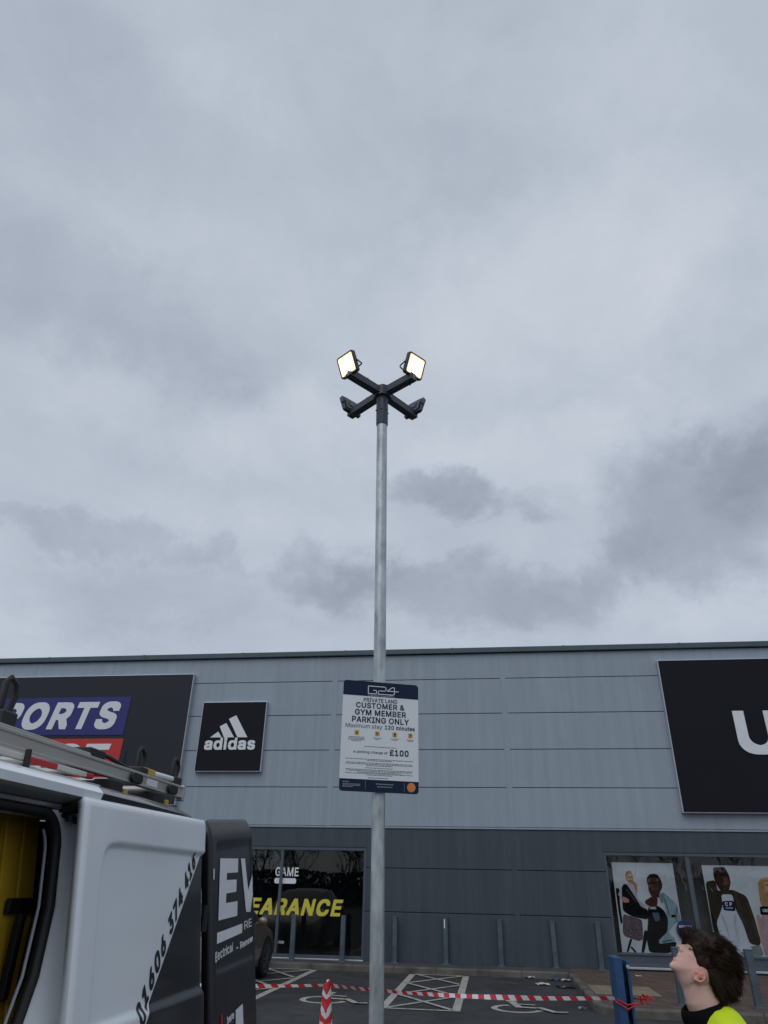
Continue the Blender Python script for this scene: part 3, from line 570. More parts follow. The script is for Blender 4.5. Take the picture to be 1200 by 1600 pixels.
# dark mortar joints between the kerb stones
jm = MB()
for q in range(31):
    s_ = -26 + 0.915 * q
    if s_ < 1.4: jm.box(s_ - 0.006, s_ + 0.006, -0.973, -0.86, 0.0, 0.1225)
for q in range(1, 5):
    y_ = -0.97 - 0.9 * q; jm.box(1.497, 1.61, y_ - 0.006, y_ + 0.006, 0.0, 0.1225)
for q in range(1, 10):
    s_ = 2.05 + 0.9 * q; jm.box(s_ - 0.006, s_ + 0.006, -5.753, -5.64, 0.0, 0.1225)
tag(obj('kerb_joints', jm, M['slab'], frame=FAC), kind='structure')
# narrow concrete strip along the shop front, block paving at the right
w = MB(); w.box(-26, 1.624, -0.846, 0.0, -0.2, 0.112)
tag(obj('pavement', w, M['slab'], frame=FAC), kind='structure')
w = MB()
inner = [(1.624, -0.0), (1.624, -5.2)] + [(2.05 - 0.426 * math.cos(a), -5.2 - 0.426 * math.sin(a)) for a in [R(15 * k) for k in range(1, 7)]] + [(24, -5.626), (24, 0.0)]
w.prism(inner, lambda a, b, t: (a, b, t), -0.2, 0.114)
tag(obj('pavement', w, M['blocks'], frame=FAC), kind='structure')
w = MB(); w.box(1.66, 2.75, -4.15, -2.95, 0.1, 0.120)
for i in range(9):
    for j in range(10): w.tube([(1.72 + i * 0.12, -4.09 + j * 0.12, 0.12), (1.72 + i * 0.12, -4.09 + j * 0.12, 0.125)], [0.022, 0.014], 8)
tag(obj('tactile_paving', w, M['buff'], frame=FAC), kind='structure')
w = MB(); w.box(5.0, 24, -5.6, -5.05, 0.1, 0.119)
tag(obj('pavement_edge', w, M['buff'], frame=FAC), kind='structure')

# dark moss and dirt gathered in the gutter
def strip_line(mb, a, b, wd, z=0.004):
    a = Vector(a); b = Vector(b); d = (b - a).normalized(); nrm = Vector((-d.y, d.x)) * wd / 2
    mb.face([(*(a + nrm), z), (*(a - nrm), z), (*(b - nrm), z), (*(b + nrm), z)])
def hatch(s0, s1, y0, y1, nx):
    mb = MB(); L = 0.085
    for a, b in (((s0, y0), (s0, y1)), ((s1, y0), (s1, y1))): strip_line(mb, a, b, 0.13, 0.004)
    strip_line(mb, (s0 + 0.065, y0), (s1 - 0.065, y0), L, 0.008); strip_line(mb, (s0 + 0.065, y1), (s1 - 0.065, y1), L, 0.008)
    for q in range(nx):
        a = y0 + (y1 - y0) * q / nx + 0.05; b = y0 + (y1 - y0) * (q + 1) / nx - 0.05
        strip_line(mb, (s0 + 0.07, a), (s1 - 0.07, b), L, 0.012); strip_line(mb, (s0 + 0.07, b), (s1 - 0.07, a), L, 0.016)
    tag(obj('bay_marking', mb, M['paint'], frame=FAC, fix=False), kind='structure')
hatch(-1.78, -0.64, -5.82, -1.12, 3)
hatch(-5.10, -3.96, -5.66, -1.02, 3)
def wheelchair(s, y, k=1.0):
    mb = MB()
    def arc(c, r, a0, a1, wd, n=22):
        rows = []
        for q in range(n + 1):
            a = R(a0 + (a1 - a0) * q / n)
            rows.append([(s + k * (c[0] + (r + e) * math.cos(a)), y + k * (c[1] + (r + e) * math.sin(a)), 0.005) for e in (-wd / 2, wd / 2)])
        mb.grid(rows)
    arc((0.40, 0.42), 0.36, 110, 345, 0.10)
    def ln(a, b, wd, z): strip_line(mb, (s + k * a[0], y + k * a[1]), (s + k * b[0], y + k * b[1]), wd * k, z)
    ln((0.34, 1.10), (0.44, 0.52), 0.12, 0.008)
    ln((0.38, 0.56), (0.78, 0.52), 0.11, 0.011)
    ln((0.38, 0.86), (0.70, 0.82), 0.08, 0.014)
    ln((0.74, 0.54), (0.98, 0.12), 0.11, 0.017)
    ln((0.95, 0.13), (1.16, 0.15), 0.09, 0.020)
    arc((0.33, 1.24), 0.05, 0, 360, 0.10, 14)
    tag(obj('wheelchair_marking', mb, M['paint'], frame=FAC, fix=False), kind='structure')
wheelchair(-3.22, -5.65, 1.0)
wheelchair(-0.10, -5.72, 1.0)

# ------------------------------------------------------------------ the retail unit
store = thing('retail_building', 'long grey clad retail unit with pale upper panels and dark lower panels', 'building', (0, 0, 0), FAC)
up = MB(); rows_z = [2.965, 3.88, 4.80, 5.715, 6.635, 7.33]
vj = [-8.63 - 4.59 * 4 + 4.59 * i for i in range(12)]
vj = [-30.0] + [v for v in vj if -29 < v < 22] + [23.0]
G = 0.0085
for a, b in zip(vj, vj[1:]):
    for z0, z1 in zip(rows_z, rows_z[1:]):
        up.box(a + 0.0, b - 0.0, 0.0, 0.06, z0 + G, z1 - G)
obj('upper_wall', up, M['clad_light'], store, bevel=0.006)
for v in vj[1:-1]:
    st = MB(); st.box(v - 0.075, v + 0.075, -0.006, 0.02, 2.97, 7.32)
    obj('joint_cover', st, M['clad_light'], store, bevel=0.003)
lo = MB()
GW0, GW1, GZ0, GZ1 = -9.6, -3.04, 0.14, 2.48
UW0, UW1, UZ0, UZ1 = 2.65, 10.4, 0.19, 2.46
for a, b in ((-30, GW0), (GW1, 0.55), (0.55, UW0), (UW1, 23)):
    for z0, z1 in ((0.10, 1.115), (1.115, 2.04), (2.04, 2.925)):
        lo.box(a, b, 0.008, 0.068, z0 + G, z1 - G)
lo.box(GW0, GW1, 0.008, 0.068, GZ1 + 0.002, 2.925 - G); lo.box(UW0, UW1, 0.008, 0.068, UZ1 + 0.002, 2.925 - G)
obj('lower_wall', lo, M['clad_dark'], store, bevel=0.006)
for v, z0 in ((0.55, 0.13), (5.14, 2.5), (-4.04, 2.5)):
    st = MB(); st.box(v - 0.06, v + 0.06, 0.001, 0.03, z0, 2.9)
    obj('lower_joint_cover', st, M['clad_dark'], store)
fl = MB(); fl.box(-30, 23, -0.022, 0.05, 2.925, 2.962)
obj('flashing', fl, M['clad_light'], store, bevel=0.004)
bk = MB()
for a, b, z0, z1 in ((-30, 23, 2.49, 7.4), (-30, GW0, 0, 2.49), (GW1, UW0, 0, 2.49), (UW1, 23, 0, 2.49), (GW0, GW1, 0, GZ0), (UW0, UW1, 0, UZ0)):
    bk.box(a, b, 0.04 if z0 > 1 else 0.045, 0.20, z0, z1)
obj('backing_wall', bk, M['joint'], store)
cp = MB(); cp.box(-30, 23, -0.10, 0.45, 7.335, 7.475)
obj('coping', cp, M['coping'], store, bevel=0.01)
for v in range(-16, 12, 3):
    cj = MB(); cj.box(v + 0.2, v + 0.26, -0.104, 0.4, 7.333, 7.479)
    obj('coping_joint', cj, M['coping'], store)
sh = MB(); sh.box(-30, -29.9, 0.2, 26, 0, 7.3); sh.box(22.9, 23, 0.2, 26, 0, 7.3); sh.box(-30, 23, 26, 26.1, 0, 7.3)
obj('side_wall', sh, M['clad_dark'], store)
rf = MB(); rf.box(-29.9, 22.9, 0.3, 26, 7.1, 7.2)
obj('roof', rf, M['coping'], store)
it = MB()
for a, b in ((GW0 - 0.3, GW1 + 0.3), (UW0 - 0.3, UW1 + 0.3)):
    it.box(a, b, 4.0, 4.1, 0, 2.9); it.box(a, b, 0.25, 4.0, 2.6, 2.7); it.box(a, b, 0.25, 4.0, 0.02, 0.10)
    it.box(a - 0.1, a, 0.25, 4.0, 0, 2.7); it.box(b, b + 0.1, 0.25, 4.0, 0, 2.7)
obj('shop_interior', it, M['dark_room'], store)

def window(s0, s1, z0, z1, mull, transom=None, fw_=0.055):
    f = MB()
    f.box(s0, s0 + fw_, 0.02, 0.17, z0, z1); f.box(s1 - fw_, s1, 0.02, 0.17, z0, z1)
    f.box(s0 + fw_, s1 - fw_, 0.022, 0.17, z1 - fw_ * 1.3, z1); f.box(s0 + fw_, s1 - fw_, 0.022, 0.17, z0, z0 + fw_)
    for v, wd in mull: f.box(v - wd / 2, v + wd / 2, 0.035, 0.165, z0 + fw_, z1 - fw_ * 1.3)
    if transom: f.box(s0 + fw_, s1 - fw_, 0.05, 0.16, transom - 0.02, transom + 0.02)
    fr = obj('window', f, M['frame_grey'], store, bevel=0.004)
    gl = MB(); gz0 = z0 + fw_
    cuts = [s0 + fw_] + [v for v, _ in mull] + [s1 - fw_]
    for a, b in zip(cuts, cuts[1:]): gl.face([(a, 0.10, gz0), (b, 0.10, gz0), (b, 0.10, z1 - fw_ * 1.3), (a, 0.10, z1 - fw_ * 1.3)])
    obj('glass', gl, M['glass'], fr, fix=False)
    si = MB(); si.box(s0, s1, -0.05, 0.02, z0 - 0.045, z0 - 0.003)
    obj('sill', si, M['alu'], fr, bevel=0.005)
    return fr
w1 = window(GW0, GW1, GZ0, GZ1, [(-5.17, 0.07), (-7.3, 0.07)])
w2 = window(UW0, UW1, UZ0, UZ1, [(4.53, 0.10), (6.50, 0.10), (8.45, 0.10)], transom=0.42)
pn = MB(); pn.box(UW0 + 0.06, UW1 - 0.06, 0.08, 0.095, UZ0 + 0.055, 0.40)
obj('kick_panel', pn, M['frame_grey'], w2)
def onfac(y): return lambda a, b, t: (a, y - t, b)
lettering('window_sticker', 'CLEARANCE', M['yellow'], w1, (-6.56, 0.985, -3.58, 1.345), onfac(0.094), bold=0.060, shear=0.22)
lettering('window_sticker', 'GAME', M['sign_white'], w1, (-5.33, 1.82, -4.74, 2.02), onfac(0.094), bold=0.03, shear=0.0)
pl = MB(); pl.prism(rounded(-5.34, 1.66, -4.79, 1.78, 0.04), onfac(0.094), 0, 0.003)
stk = obj('window_sticker', pl, M['sign_white'], w1)
lettering('window_sticker', 'Find us inside', M['sign_white'], w1, (-5.55, 0.40, -4.98, 0.47), onfac(0.094))
bd = MB(); bd.prism([(4.26 + 0.20 * math.cos(R(10 * k)), 0.90 + 0.20 * math.sin(R(10 * k))) for k in range(36)], onfac(0.094), 0, 0.003)
M['navy'] = mat('navy', (0.012, 0.016, 0.09), 0.4)
bdo = obj('round_sticker', bd, M['navy'], w2)
lettering('round_sticker_text', 'NEW IN', M['sign_white'], bdo, (4.13, 0.95, 4.39, 1.0), onfac(0.089), bold=0.02)
lettering('round_sticker_text', 'STORE', M['sign_white'], bdo, (4.14, 0.87, 4.38, 0.92), onfac(0.089), bold=0.02)

# window posters: flat prints on boards just behind the glass
P1 = {'hair': [(3.105, 1.967), (3.135, 2.06), (3.239, 2.085), (3.29, 1.97), (3.274, 1.863), (3.348, 1.803), (3.329, 1.621), (3.271, 1.62), (3.262, 1.786), (3.123, 1.86)], 'face': [(3.166, 1.983), (3.215, 2.03), (3.268, 1.993), (3.253, 1.893), (3.197, 1.854), (3.161, 1.891)], 'coat': [(2.882, 1.567), (2.988, 1.735), (3.169, 1.83), (3.265, 1.801), (3.316, 1.591), (3.319, 1.501), (3.478, 1.356), (3.513, 1.268), (3.253, 1.277), (3.038, 1.495)], 'legs': [(2.997, 1.736), (3.047, 1.797), (3.106, 1.799), (3.162, 1.724), (3.274, 1.53), (3.363, 1.353), (3.515, 1.283), (3.485, 1.092), (3.151, 1.142), (2.954, 1.256), (2.971, 1.494)], 'hand': [(2.936, 1.538), (3.043, 1.533), (3.127, 1.482), (3.11, 1.422), (2.994, 1.42)], 'skirt': [(2.946, 1.196), (3.151, 1.142), (3.355, 1.089), (3.321, 0.713), (3.226, 0.668), (2.885, 0.766)], 'leg1': [(3.03, 0.706), (3.087, 0.707), (2.965, 0.452), (2.919, 0.451)], 'leg2': [(3.015, 0.549), (3.05, 0.564), (3.146, 0.454), (3.096, 0.446)], 'leg3': [(3.372, 0.887), (3.457, 0.86), (3.305, 0.452), (3.241, 0.45)], 'chair': [(2.852, 1.718), (2.942, 1.704), (2.909, 1.403), (2.921, 1.02), (2.868, 0.99), (2.855, 1.253)], 'head': [(3.574, 1.868), (3.594, 1.945), (3.663, 2.01), (3.766, 2.027), (3.845, 2.002), (3.889, 1.919), (3.919, 1.798), (3.879, 1.707), (3.838, 1.661), (3.802, 1.541), (3.72, 1.539), (3.626, 1.567), (3.587, 1.686), (3.593, 1.777)], 'hands': [(3.55, 1.506), (3.659, 1.568), (3.767, 1.525), (3.724, 1.361), (3.545, 1.365), (3.471, 1.415), (3.48, 1.474)], 'jacket': [(3.831, 1.616), (3.918, 1.648), (4.158, 1.429), (4.205, 1.138), (4.205, 1.051), (4.059, 1.048), (3.882, 0.856), (4.02, 0.732), (3.976, 0.66), (3.651, 0.623), (3.655, 0.694), (3.827, 0.812), (3.913, 1.131), (3.891, 1.483)], 'body': [(3.527, 1.357), (3.758, 1.369), (3.872, 1.276), (3.921, 1.131), (3.914, 1.044), (3.866, 0.856), (3.665, 0.708), (3.651, 0.623), (4.043, 0.683), (3.967, 0.519), (3.829, 0.455), (3.414, 0.455), (3.394, 0.715), (3.476, 1.034)], 'tee': [(3.589, 1.233), (3.752, 1.237), (3.743, 1.083), (3.641, 1.052)]}
P2 = {'head': [(5.107, 2.177), (5.362, 2.191), (5.431, 2.02), (5.432, 1.858), (5.344, 1.681), (5.201, 1.656), (5.102, 1.852), (5.083, 1.981)], 'jacket': [(4.882, 1.881), (5.098, 1.917), (5.122, 1.693), (5.44, 1.731), (5.722, 1.609), (5.795, 1.175), (5.833, 0.722), (5.776, 0.646), (5.586, 0.686), (5.532, 1.047), (5.428, 1.352), (5.42, 1.635), (5.178, 1.63), (5.168, 1.409), (4.962, 1.063), (4.978, 0.775), (4.863, 0.908), (4.875, 1.403)], 'shirt': [(5.121, 1.686), (5.433, 1.699), (5.411, 1.352), (5.505, 1.076), (5.549, 0.745), (5.618, 0.562), (5.484, 0.52), (5.251, 0.513), (5.044, 0.641), (4.969, 0.85), (4.955, 1.063), (5.155, 1.346)], 'band': [(5.168, 1.497), (5.427, 1.509), (5.424, 1.299), (5.164, 1.309)], 'trousers': [(5.354, 0.531), (5.573, 0.626), (5.812, 0.662), (5.83, 0.455), (5.366, 0.455)], 'hair': [(6.019, 1.869), (6.111, 1.973), (6.27, 1.995), (6.361, 1.875), (6.257, 1.433), (5.983, 1.411)], 'face': [(6.163, 1.904), (6.283, 1.906), (6.256, 1.715), (6.146, 1.681)], 'dress': [(5.927, 1.24), (6.254, 1.278), (6.111, 0.464), (5.83, 0.455)], 'band2': [(5.959, 1.411), (6.236, 1.417), (6.196, 1.246), (5.937, 1.24)], 'arm': [(5.843, 1.238), (5.93, 1.24), (5.885, 0.664), (5.839, 0.633), (5.841, 0.933)]}
PM = {}
def pm(name, c, **kw):
    if name not in PM: PM[name] = mat('print_' + name, c, 0.8, 0, kw.pop('var', 0.22), kw.pop('scale', 7), spec=0.1, **kw)
    return PM[name]
def smooth_poly(pts, it_=2, k=0.13):
    for _ in range(it_):
        q = []
        for a, b in zip(pts, pts[1:] + pts[:1]):
            q.append((a[0] * (1 - k) + b[0] * k, a[1] * (1 - k) + b[1] * k)); q.append((a[0] * k + b[0] * (1 - k), a[1] * k + b[1] * (1 - k)))
        pts = q
    return pts
P1.update({'cap': [(3.574, 1.868), (3.594, 1.945), (3.663, 2.01), (3.766, 2.027), (3.845, 2.002), (3.889, 1.919), (3.895, 1.82), (3.86, 1.86), (3.80, 1.94), (3.70, 1.95), (3.62, 1.91)],
 'cheek': [(3.64, 1.80), (3.70, 1.82), (3.73, 1.74), (3.70, 1.66), (3.65, 1.70)], 'brow': [(3.60, 1.845), (3.69, 1.835), (3.78, 1.85), (3.78, 1.83), (3.69, 1.815), (3.60, 1.825)], 'mouth': [(3.66, 1.62), (3.73, 1.625), (3.77, 1.605), (3.72, 1.59), (3.66, 1.60)],
 'fold1': [(3.90, 1.60), (3.95, 1.45), (3.98, 1.2), (3.95, 1.2), (3.92, 1.42), (3.87, 1.58)], 'fold2': [(4.16, 1.40), (4.10, 1.25), (4.08, 1.08), (4.11, 1.08), (4.13, 1.22), (4.18, 1.32)], 'fold3': [(3.72, 0.68), (3.9, 0.72), (3.98, 0.70), (3.9, 0.69), (3.74, 0.655)],
 'patch': [(4.01, 1.20), (4.11, 1.20), (4.10, 1.15), (4.00, 1.15)], 'collar': [(3.80, 1.60), (3.92, 1.65), (3.90, 1.50), (3.84, 1.42), (3.81, 1.5)],
 'lens': [(3.17, 1.955), (3.215, 1.95), (3.255, 1.965), (3.255, 1.945), (3.215, 1.93), (3.17, 1.935)], 'lips': [(3.19, 1.885), (3.225, 1.89), (3.24, 1.878), (3.21, 1.87)], 'top': [(3.02, 1.66), (3.09, 1.79), (3.16, 1.80), (3.20, 1.62), (3.15, 1.52)],
 'frameline': [(2.90, 1.60), (2.92, 1.60), (3.05, 0.75), (3.03, 0.75)], 'knee': [(3.06, 1.70), (3.12, 1.70), (3.30, 1.44), (3.26, 1.42)]})
P2.update({'cap': [(5.100, 2.06), (5.107, 2.177), (5.362, 2.191), (5.40, 2.10), (5.33, 2.13), (5.20, 2.10), (5.15, 2.0), (5.12, 1.95)], 'cheek': [(5.30, 1.98), (5.38, 1.97), (5.40, 1.86), (5.34, 1.80), (5.29, 1.88)],
 'brow': [(5.24, 2.04), (5.33, 2.05), (5.42, 2.03), (5.42, 2.01), (5.33, 2.03), (5.24, 2.015)], 'mouth': [(5.29, 1.78), (5.36, 1.79), (5.40, 1.775), (5.35, 1.755), (5.29, 1.765)],
 'lapel': [(5.44, 1.70), (5.52, 1.66), (5.56, 1.40), (5.58, 1.10), (5.53, 1.05), (5.46, 1.34)], 'sleeve': [(5.70, 1.55), (5.77, 1.20), (5.80, 0.80), (5.76, 0.80), (5.72, 1.20), (5.66, 1.48)],
 'sf1': [(5.10, 1.25), (5.16, 1.10), (5.20, 0.80), (5.17, 0.80), (5.13, 1.08), (5.08, 1.2)], 'sf2': [(5.38, 1.25), (5.33, 1.05), (5.35, 0.7), (5.38, 0.7), (5.37, 1.05), (5.42, 1.2)],
 'face_line': [(6.18, 1.85), (6.24, 1.85), (6.24, 1.83), (6.18, 1.83)], 'bag': [(4.88, 1.30), (4.96, 1.06), (4.99, 0.80), (4.90, 0.90), (4.87, 1.1)]})
def poster(label, s0, s1, z0, z1, layers, polys):
    t = thing('poster', label, 'poster', (s0, 0.16, z0), FAC)
    mats = [pm('ground', (0.45, 0.47, 0.51), var=0.22, scale=1.2)]; mb = MB()
    mb.box(s0, s1, 0.16, 0.18, z0, z1, 0)
    for i, (key, colr, kw) in enumerate(layers):
        mname = key + str(len(PM))
        mats.append(pm(mname, colr, **kw))
        y = 0.158 - 0.0006 * i
        pts = smooth_poly(polys[key], 2)
        vs = [mb.bm.verts.new((a, y, b)) for a, b in pts]
        e = bmesh.ops.triangle_fill(mb.bm, use_beauty=True, use_dissolve=False, normal=(0, -1, 0), edges=[mb.bm.edges.new((vs[k], vs[(k + 1) % len(vs)])) for k in range(len(vs))])
        for f in e['geom']:
            if isinstance(f, bmesh.types.BMFace):
                f.material_index = i + 1
                f.normal_update()
                if f.normal.y > 0: f.normal_flip()
    obj('print', mb, mats, t, fix=False)
    return t
skin_d, black = (0.035, 0.016, 0.012), (0.004, 0.004, 0.005)
po1 = poster('pale fashion poster of a blonde woman with crossed legs beside a crouching man', 2.83, 4.215, 0.445, 2.25,
    [('chair', black, {}), ('hair', (0.30, 0.17, 0.08), dict(var=0.4, scale=14)), ('face', (0.42, 0.24, 0.18), {}), ('coat', (0.34, 0.33, 0.38), {}),
     ('leg1', black, {}), ('leg2', black, {}), ('leg3', black, {}), ('skirt', (0.10, 0.065, 0.085), dict(var=0.95, scale=26)), ('legs', black, {}),
     ('hand', (0.40, 0.20, 0.16), {}), ('jacket', (0.19, 0.27, 0.31), dict(var=0.3, scale=4)), ('body', black, {}), ('tee', (0.06, 0.09, 0.11), {}),
     ('head', (0.045, 0.020, 0.014), dict(var=0.5, scale=9)), ('cap', (0.008, 0.007, 0.007), {}), ('cheek', (0.085, 0.040, 0.028), dict(var=0.3, scale=9)), ('brow', (0.010, 0.006, 0.005), {}), ('mouth', (0.07, 0.022, 0.020), {}), ('hands', (0.06, 0.020, 0.016), dict(var=0.5, scale=16)),
     ('fold1', (0.10, 0.15, 0.175), {}), ('fold2', (0.12, 0.175, 0.20), {}), ('fold3', (0.07, 0.10, 0.12), {}), ('patch', black, {}), ('collar', (0.13, 0.19, 0.22), {}), ('lens', (0.05, 0.025, 0.02), {}), ('lips', (0.30, 0.06, 0.06), {}), ('knee', (0.03, 0.03, 0.034), {})], P1)
lettering('poster_lettering', 'USC', M['sign_white'], po1, (3.56, 1.30, 3.70, 1.35), onfac(0.148), bold=0.03, thick=0.001)
po2 = poster('pale fashion poster of a man in an open brown jacket and white shirt', 4.86, 6.42, 0.445, 2.22,
    [('hair', (0.30, 0.17, 0.08), dict(var=0.4, scale=14)), ('face', (0.42, 0.24, 0.18), {}), ('dress', (0.34, 0.22, 0.27), {}), ('band2', black, {}),
     ('arm', (0.40, 0.22, 0.17), {}), ('trousers', (0.16, 0.18, 0.20), {}), ('head', skin_d, dict(var=0.5, scale=9)), ('shirt', (0.44, 0.46, 0.53), dict(var=0.15, scale=3)),
     ('jacket', (0.028, 0.022, 0.016), dict(var=0.4, scale=3)), ('band', (0.012, 0.014, 0.04), {}), ('cap', (0.008, 0.007, 0.007), {}), ('cheek', (0.085, 0.040, 0.028), dict(var=0.3, scale=9)), ('brow', (0.010, 0.006, 0.005), {}), ('mouth', (0.07, 0.022, 0.020), {}),
     ('lapel', (0.045, 0.034, 0.024), {}), ('sleeve', (0.042, 0.033, 0.024), {}), ('sf1', (0.33, 0.35, 0.42), {}), ('sf2', (0.35, 0.37, 0.44), {}), ('face_line', (0.08, 0.04, 0.03), {}), ('bag', black, {})], P2)
lettering('poster_lettering', 'C P', M['sign_white'], po2, (5.22, 1.40, 5.37, 1.475), onfac(0.150), bold=0.02, thick=0.001)
lettering('poster_lettering', 'COMPANY', M['sign_white'], po2, (5.22, 1.345, 5.38, 1.375), onfac(0.150), thick=0.001)
lettering('poster_lettering', 'USC', M['sign_white'], po2, (6.0, 1.30, 6.13, 1.36), onfac(0.150), bold=0.03, thick=0.001)
db = MB(); db.box(UW0 + 0.1, UW1 - 0.1, 0.7, 0.75, 0.2, 2.4)  # added board whose grey stands in for the reflection in the glass
obj('grey_reflection_board', db, mat('grey_reflection_board', (0.10, 0.10, 0.10), 0.8, 0, 0.5, 1.1), store)

# ------------------------------------------------------------------ shop signs on the front
def fsign(name, label, s0, s1, z0, z1, d, face, edge):
    t = thing(name, label, 'sign', ((s0 + s1) / 2, 0, z0), FAC)
    b = MB(); b.box(s0, s1, -d, -0.002, z0, z1)
    obj('sign_box', b, edge, t, bevel=0.008)
    f = MB(); f.box(s0 + 0.02, s1 - 0.02, -d - 0.008, -d + 0.002, z0 + 0.02, z1 - 0.02)
    obj('sign_face', f, face, t)
    return t
sg = fsign('shop_sign', 'wide charcoal shop sign with white italic words on blue and red panels', -19.0, -8.12, 3.41, 6.88, 0.16, M['sign_charcoal'], M['alu'])
b = MB(); b.prism([(-17.6, 5.2), (-9.92, 5.2), (-9.88, 6.25), (-17.5, 6.25)], onfac(-0.17), 0, 0.012); obj('blue_panel', b, M['sign_blue'], sg)
b = MB(); b.prism([(-17.6, 4.08), (-9.92, 4.08), (-9.88, 5.10), (-17.5, 5.10)], onfac(-0.17), 0, 0.012); obj('red_panel', b, M['sign_red'], sg)
lettering('lettering', 'SPORTS', M['sign_white'], sg, (-14.50, 5.35, -10.14, 6.12), onfac(-0.183), bold=0.072, shear=0.23, thick=0.01)
lettering('lettering', 'DIRECT', M['sign_white'], sg, (-15.1, 4.22, -10.20, 4.97), onfac(-0.183), bold=0.072, shear=0.23, thick=0.01)
ad = fsign('square_sign', 'square black sign with a white logo of three slanted bars', -7.74, -5.90, 4.24, 6.08, 0.13, M['sign_black'], M['alu'])
def ac(x, y): return (-6.82 + (x - 1040 + (y - 435) * 0.145) * 0.00657, 5.16 - (y - 435) * 0.0059)
b = MB()
for pts in ([(950, 442), (986, 416), (1000, 442)], [(993, 393), (1022, 378), (1053, 442), (1010, 442)], [(1034, 359), (1066, 343), (1110, 442), (1068, 442)]):
    b.prism([ac(*q) for q in pts], onfac(-0.139), 0, 0.012)
obj('logo_bars', b, M['sign_white'], ad)
x_0, z_0 = ac(922, 497); x_1, z_1 = ac(1137, 442)
lettering('lettering', 'adidas', M['sign_white'], ad, (x_0, z_0, x_1 + 0.06, z_1), onfac(-0.139), bold=0.055, thick=0.012, space=0.93)
us = fsign('fascia_sign', 'large black shop sign with plain white capital letters', 4.57, 15.5, 3.31, 7.0, 0.17, M['sign_black'], M['alu'])
lettering('lettering', 'USC', M['sign_white'], us, (6.15, 4.62, 9.75, 5.68), onfac(-0.179), bold=0.06, thick=0.02, space=1.1)

# ------------------------------------------------------------------ bollards
M['bollard'] = mat('bollard_paint', (0.075, 0.105, 0.130), 0.5, 0.2, 0.3, 5, bump=0.2)
def bollard(x, y, label, lean=0.0, h=0.90):
    bo = thing('bollard', label, 'bollard', (x, y, 0.114), WORLD, 'bollards along the shop front')
    b = MB(); b.prism(rounded(x - 0.055, y - 0.055, x + 0.055, y + 0.055, 0.015, 3), lambda a, c, t: (a, c, t), 0.114, 0.114 + h)
    obj('post', b, M['bollard'], bo, smooth=35)
    b = MB(); b.prism(rounded(x - 0.058, y - 0.058, x + 0.058, y + 0.058, 0.016, 3), lambda a, c, t: (a, c, t), 0.114 + h - 0.006, 0.114 + h + 0.012)
    obj('cap', b, M['bollard'], bo, smooth=35, bevel=0.004)
    b = MB(); b.box(x - 0.10, x + 0.10, y - 0.10, y + 0.10, 0.112, 0.128)
    obj('base_plate', b, M['bollard'], bo, bevel=0.004)
    bo.rotation_euler = (R(lean), R(lean * 0.6), PHI)
    return bo
BL = [(-3.05, 19.03, 'grey steel bollard beside the brown car at the kerb'),
      (-1.91, 18.87, 'grey steel bollard in front of the dark shop window, nearer the brown car'),
      (-0.75, 18.84, 'grey steel bollard in front of the right end of the dark shop window'),
      (0.46, 18.78, 'grey steel bollard against the dark wall, first to the right of the lamp pole'),
      (1.63, 18.68, 'scuffed grey steel bollard with a pale scrape near its top'),
      (2.86, 18.50, 'grey steel bollard in the middle of the dark wall, right of the scraped one'),
      (4.05, 18.32, 'grey steel bollard in front of the dark wall behind the litter'),
      (5.02, 18.16, 'grey steel bollard at the wall end of the block paving, left of the poster window'),
      (5.37, 18.26, 'grey steel bollard nearest the corner of the poster window'),
      (4.84, 13.14, 'grey steel bollard on the block paving just behind the raised chin'),
      (5.96, 12.98, 'grey steel bollard on the block paving at the far right')]
for i, (x, y, l) in enumerate(BL):
    bo = bollard(x, y, l, (0.4, -0.3, 0.2, 0.0, -0.4, 0.3, -1.5, 0.2, -0.4, 0.8, -1.0)[i], 0.90 if i < 9 else 0.76)
    if i == 4:
        sc = MB(); sc.box(x - 0.03, x - 0.005, y - 0.0575, y - 0.0545, 0.82, 1.0)
        obj('scrape', sc, M['sign_white'], bo)

# ------------------------------------------------------------------ lamp post with four floodlights
PX, PY = 0.035, 8.0
TX = -0.055                                   # the pole leans very slightly to the left
def pole_x(z): return PX + (TX - PX) * z / 7.5
lp = thing('lamp_post', 'tall galvanised lamp post carrying four floodlights on crossed arms', 'lamp post', (PX, PY, 0))
b = MB(); b.tube([(pole_x(z), PY, z) for z in (0.0, 1.2, 2.4, 3.6, 4.8, 6.0, 7.45)], 0.072, 28)
obj('pole', b, M['galv'], lp, smooth=40)
b = MB(); b.tube([(pole_x(z), PY, z) for z in (7.38, 7.40, 7.88)], [0.078, 0.084, 0.084], 28)
obj('collar', b, M['head_grey'], lp, smooth=40)
for k in range(6):
    a = R(60 * k + 20); d = Vector((math.cos(a), math.sin(a), 0)); c = Vector((pole_x(7.62), PY, 7.62)) + d * 0.082
    b = MB(); b.tube([c, c + d * 0.016], 0.011, 6); obj('bolt', b, M['black_plastic'], lp)
b = MB(); b.tube([(TX, PY, 7.86), (TX, PY, 8.02), (TX, PY, 8.03)], [0.135, 0.135, 0.12], 8)
b.tube([(TX, PY, 8.03), (TX, PY, 8.07)], [0.05, 0.03], 10)
obj('hub', b, M['head_grey'], lp, smooth=30)
M['lamp_glow'] = emit('lamp_glow', (1.0, 0.95, 0.80), 7.0)
M['lamp_edge'] = emit('lamp_edge', (1.0, 0.80, 0.36), 1.15)
M['lamp_cold'] = mat('lamp_lens_off', (0.25, 0.25, 0.25), 0.2)
HZ = 7.945
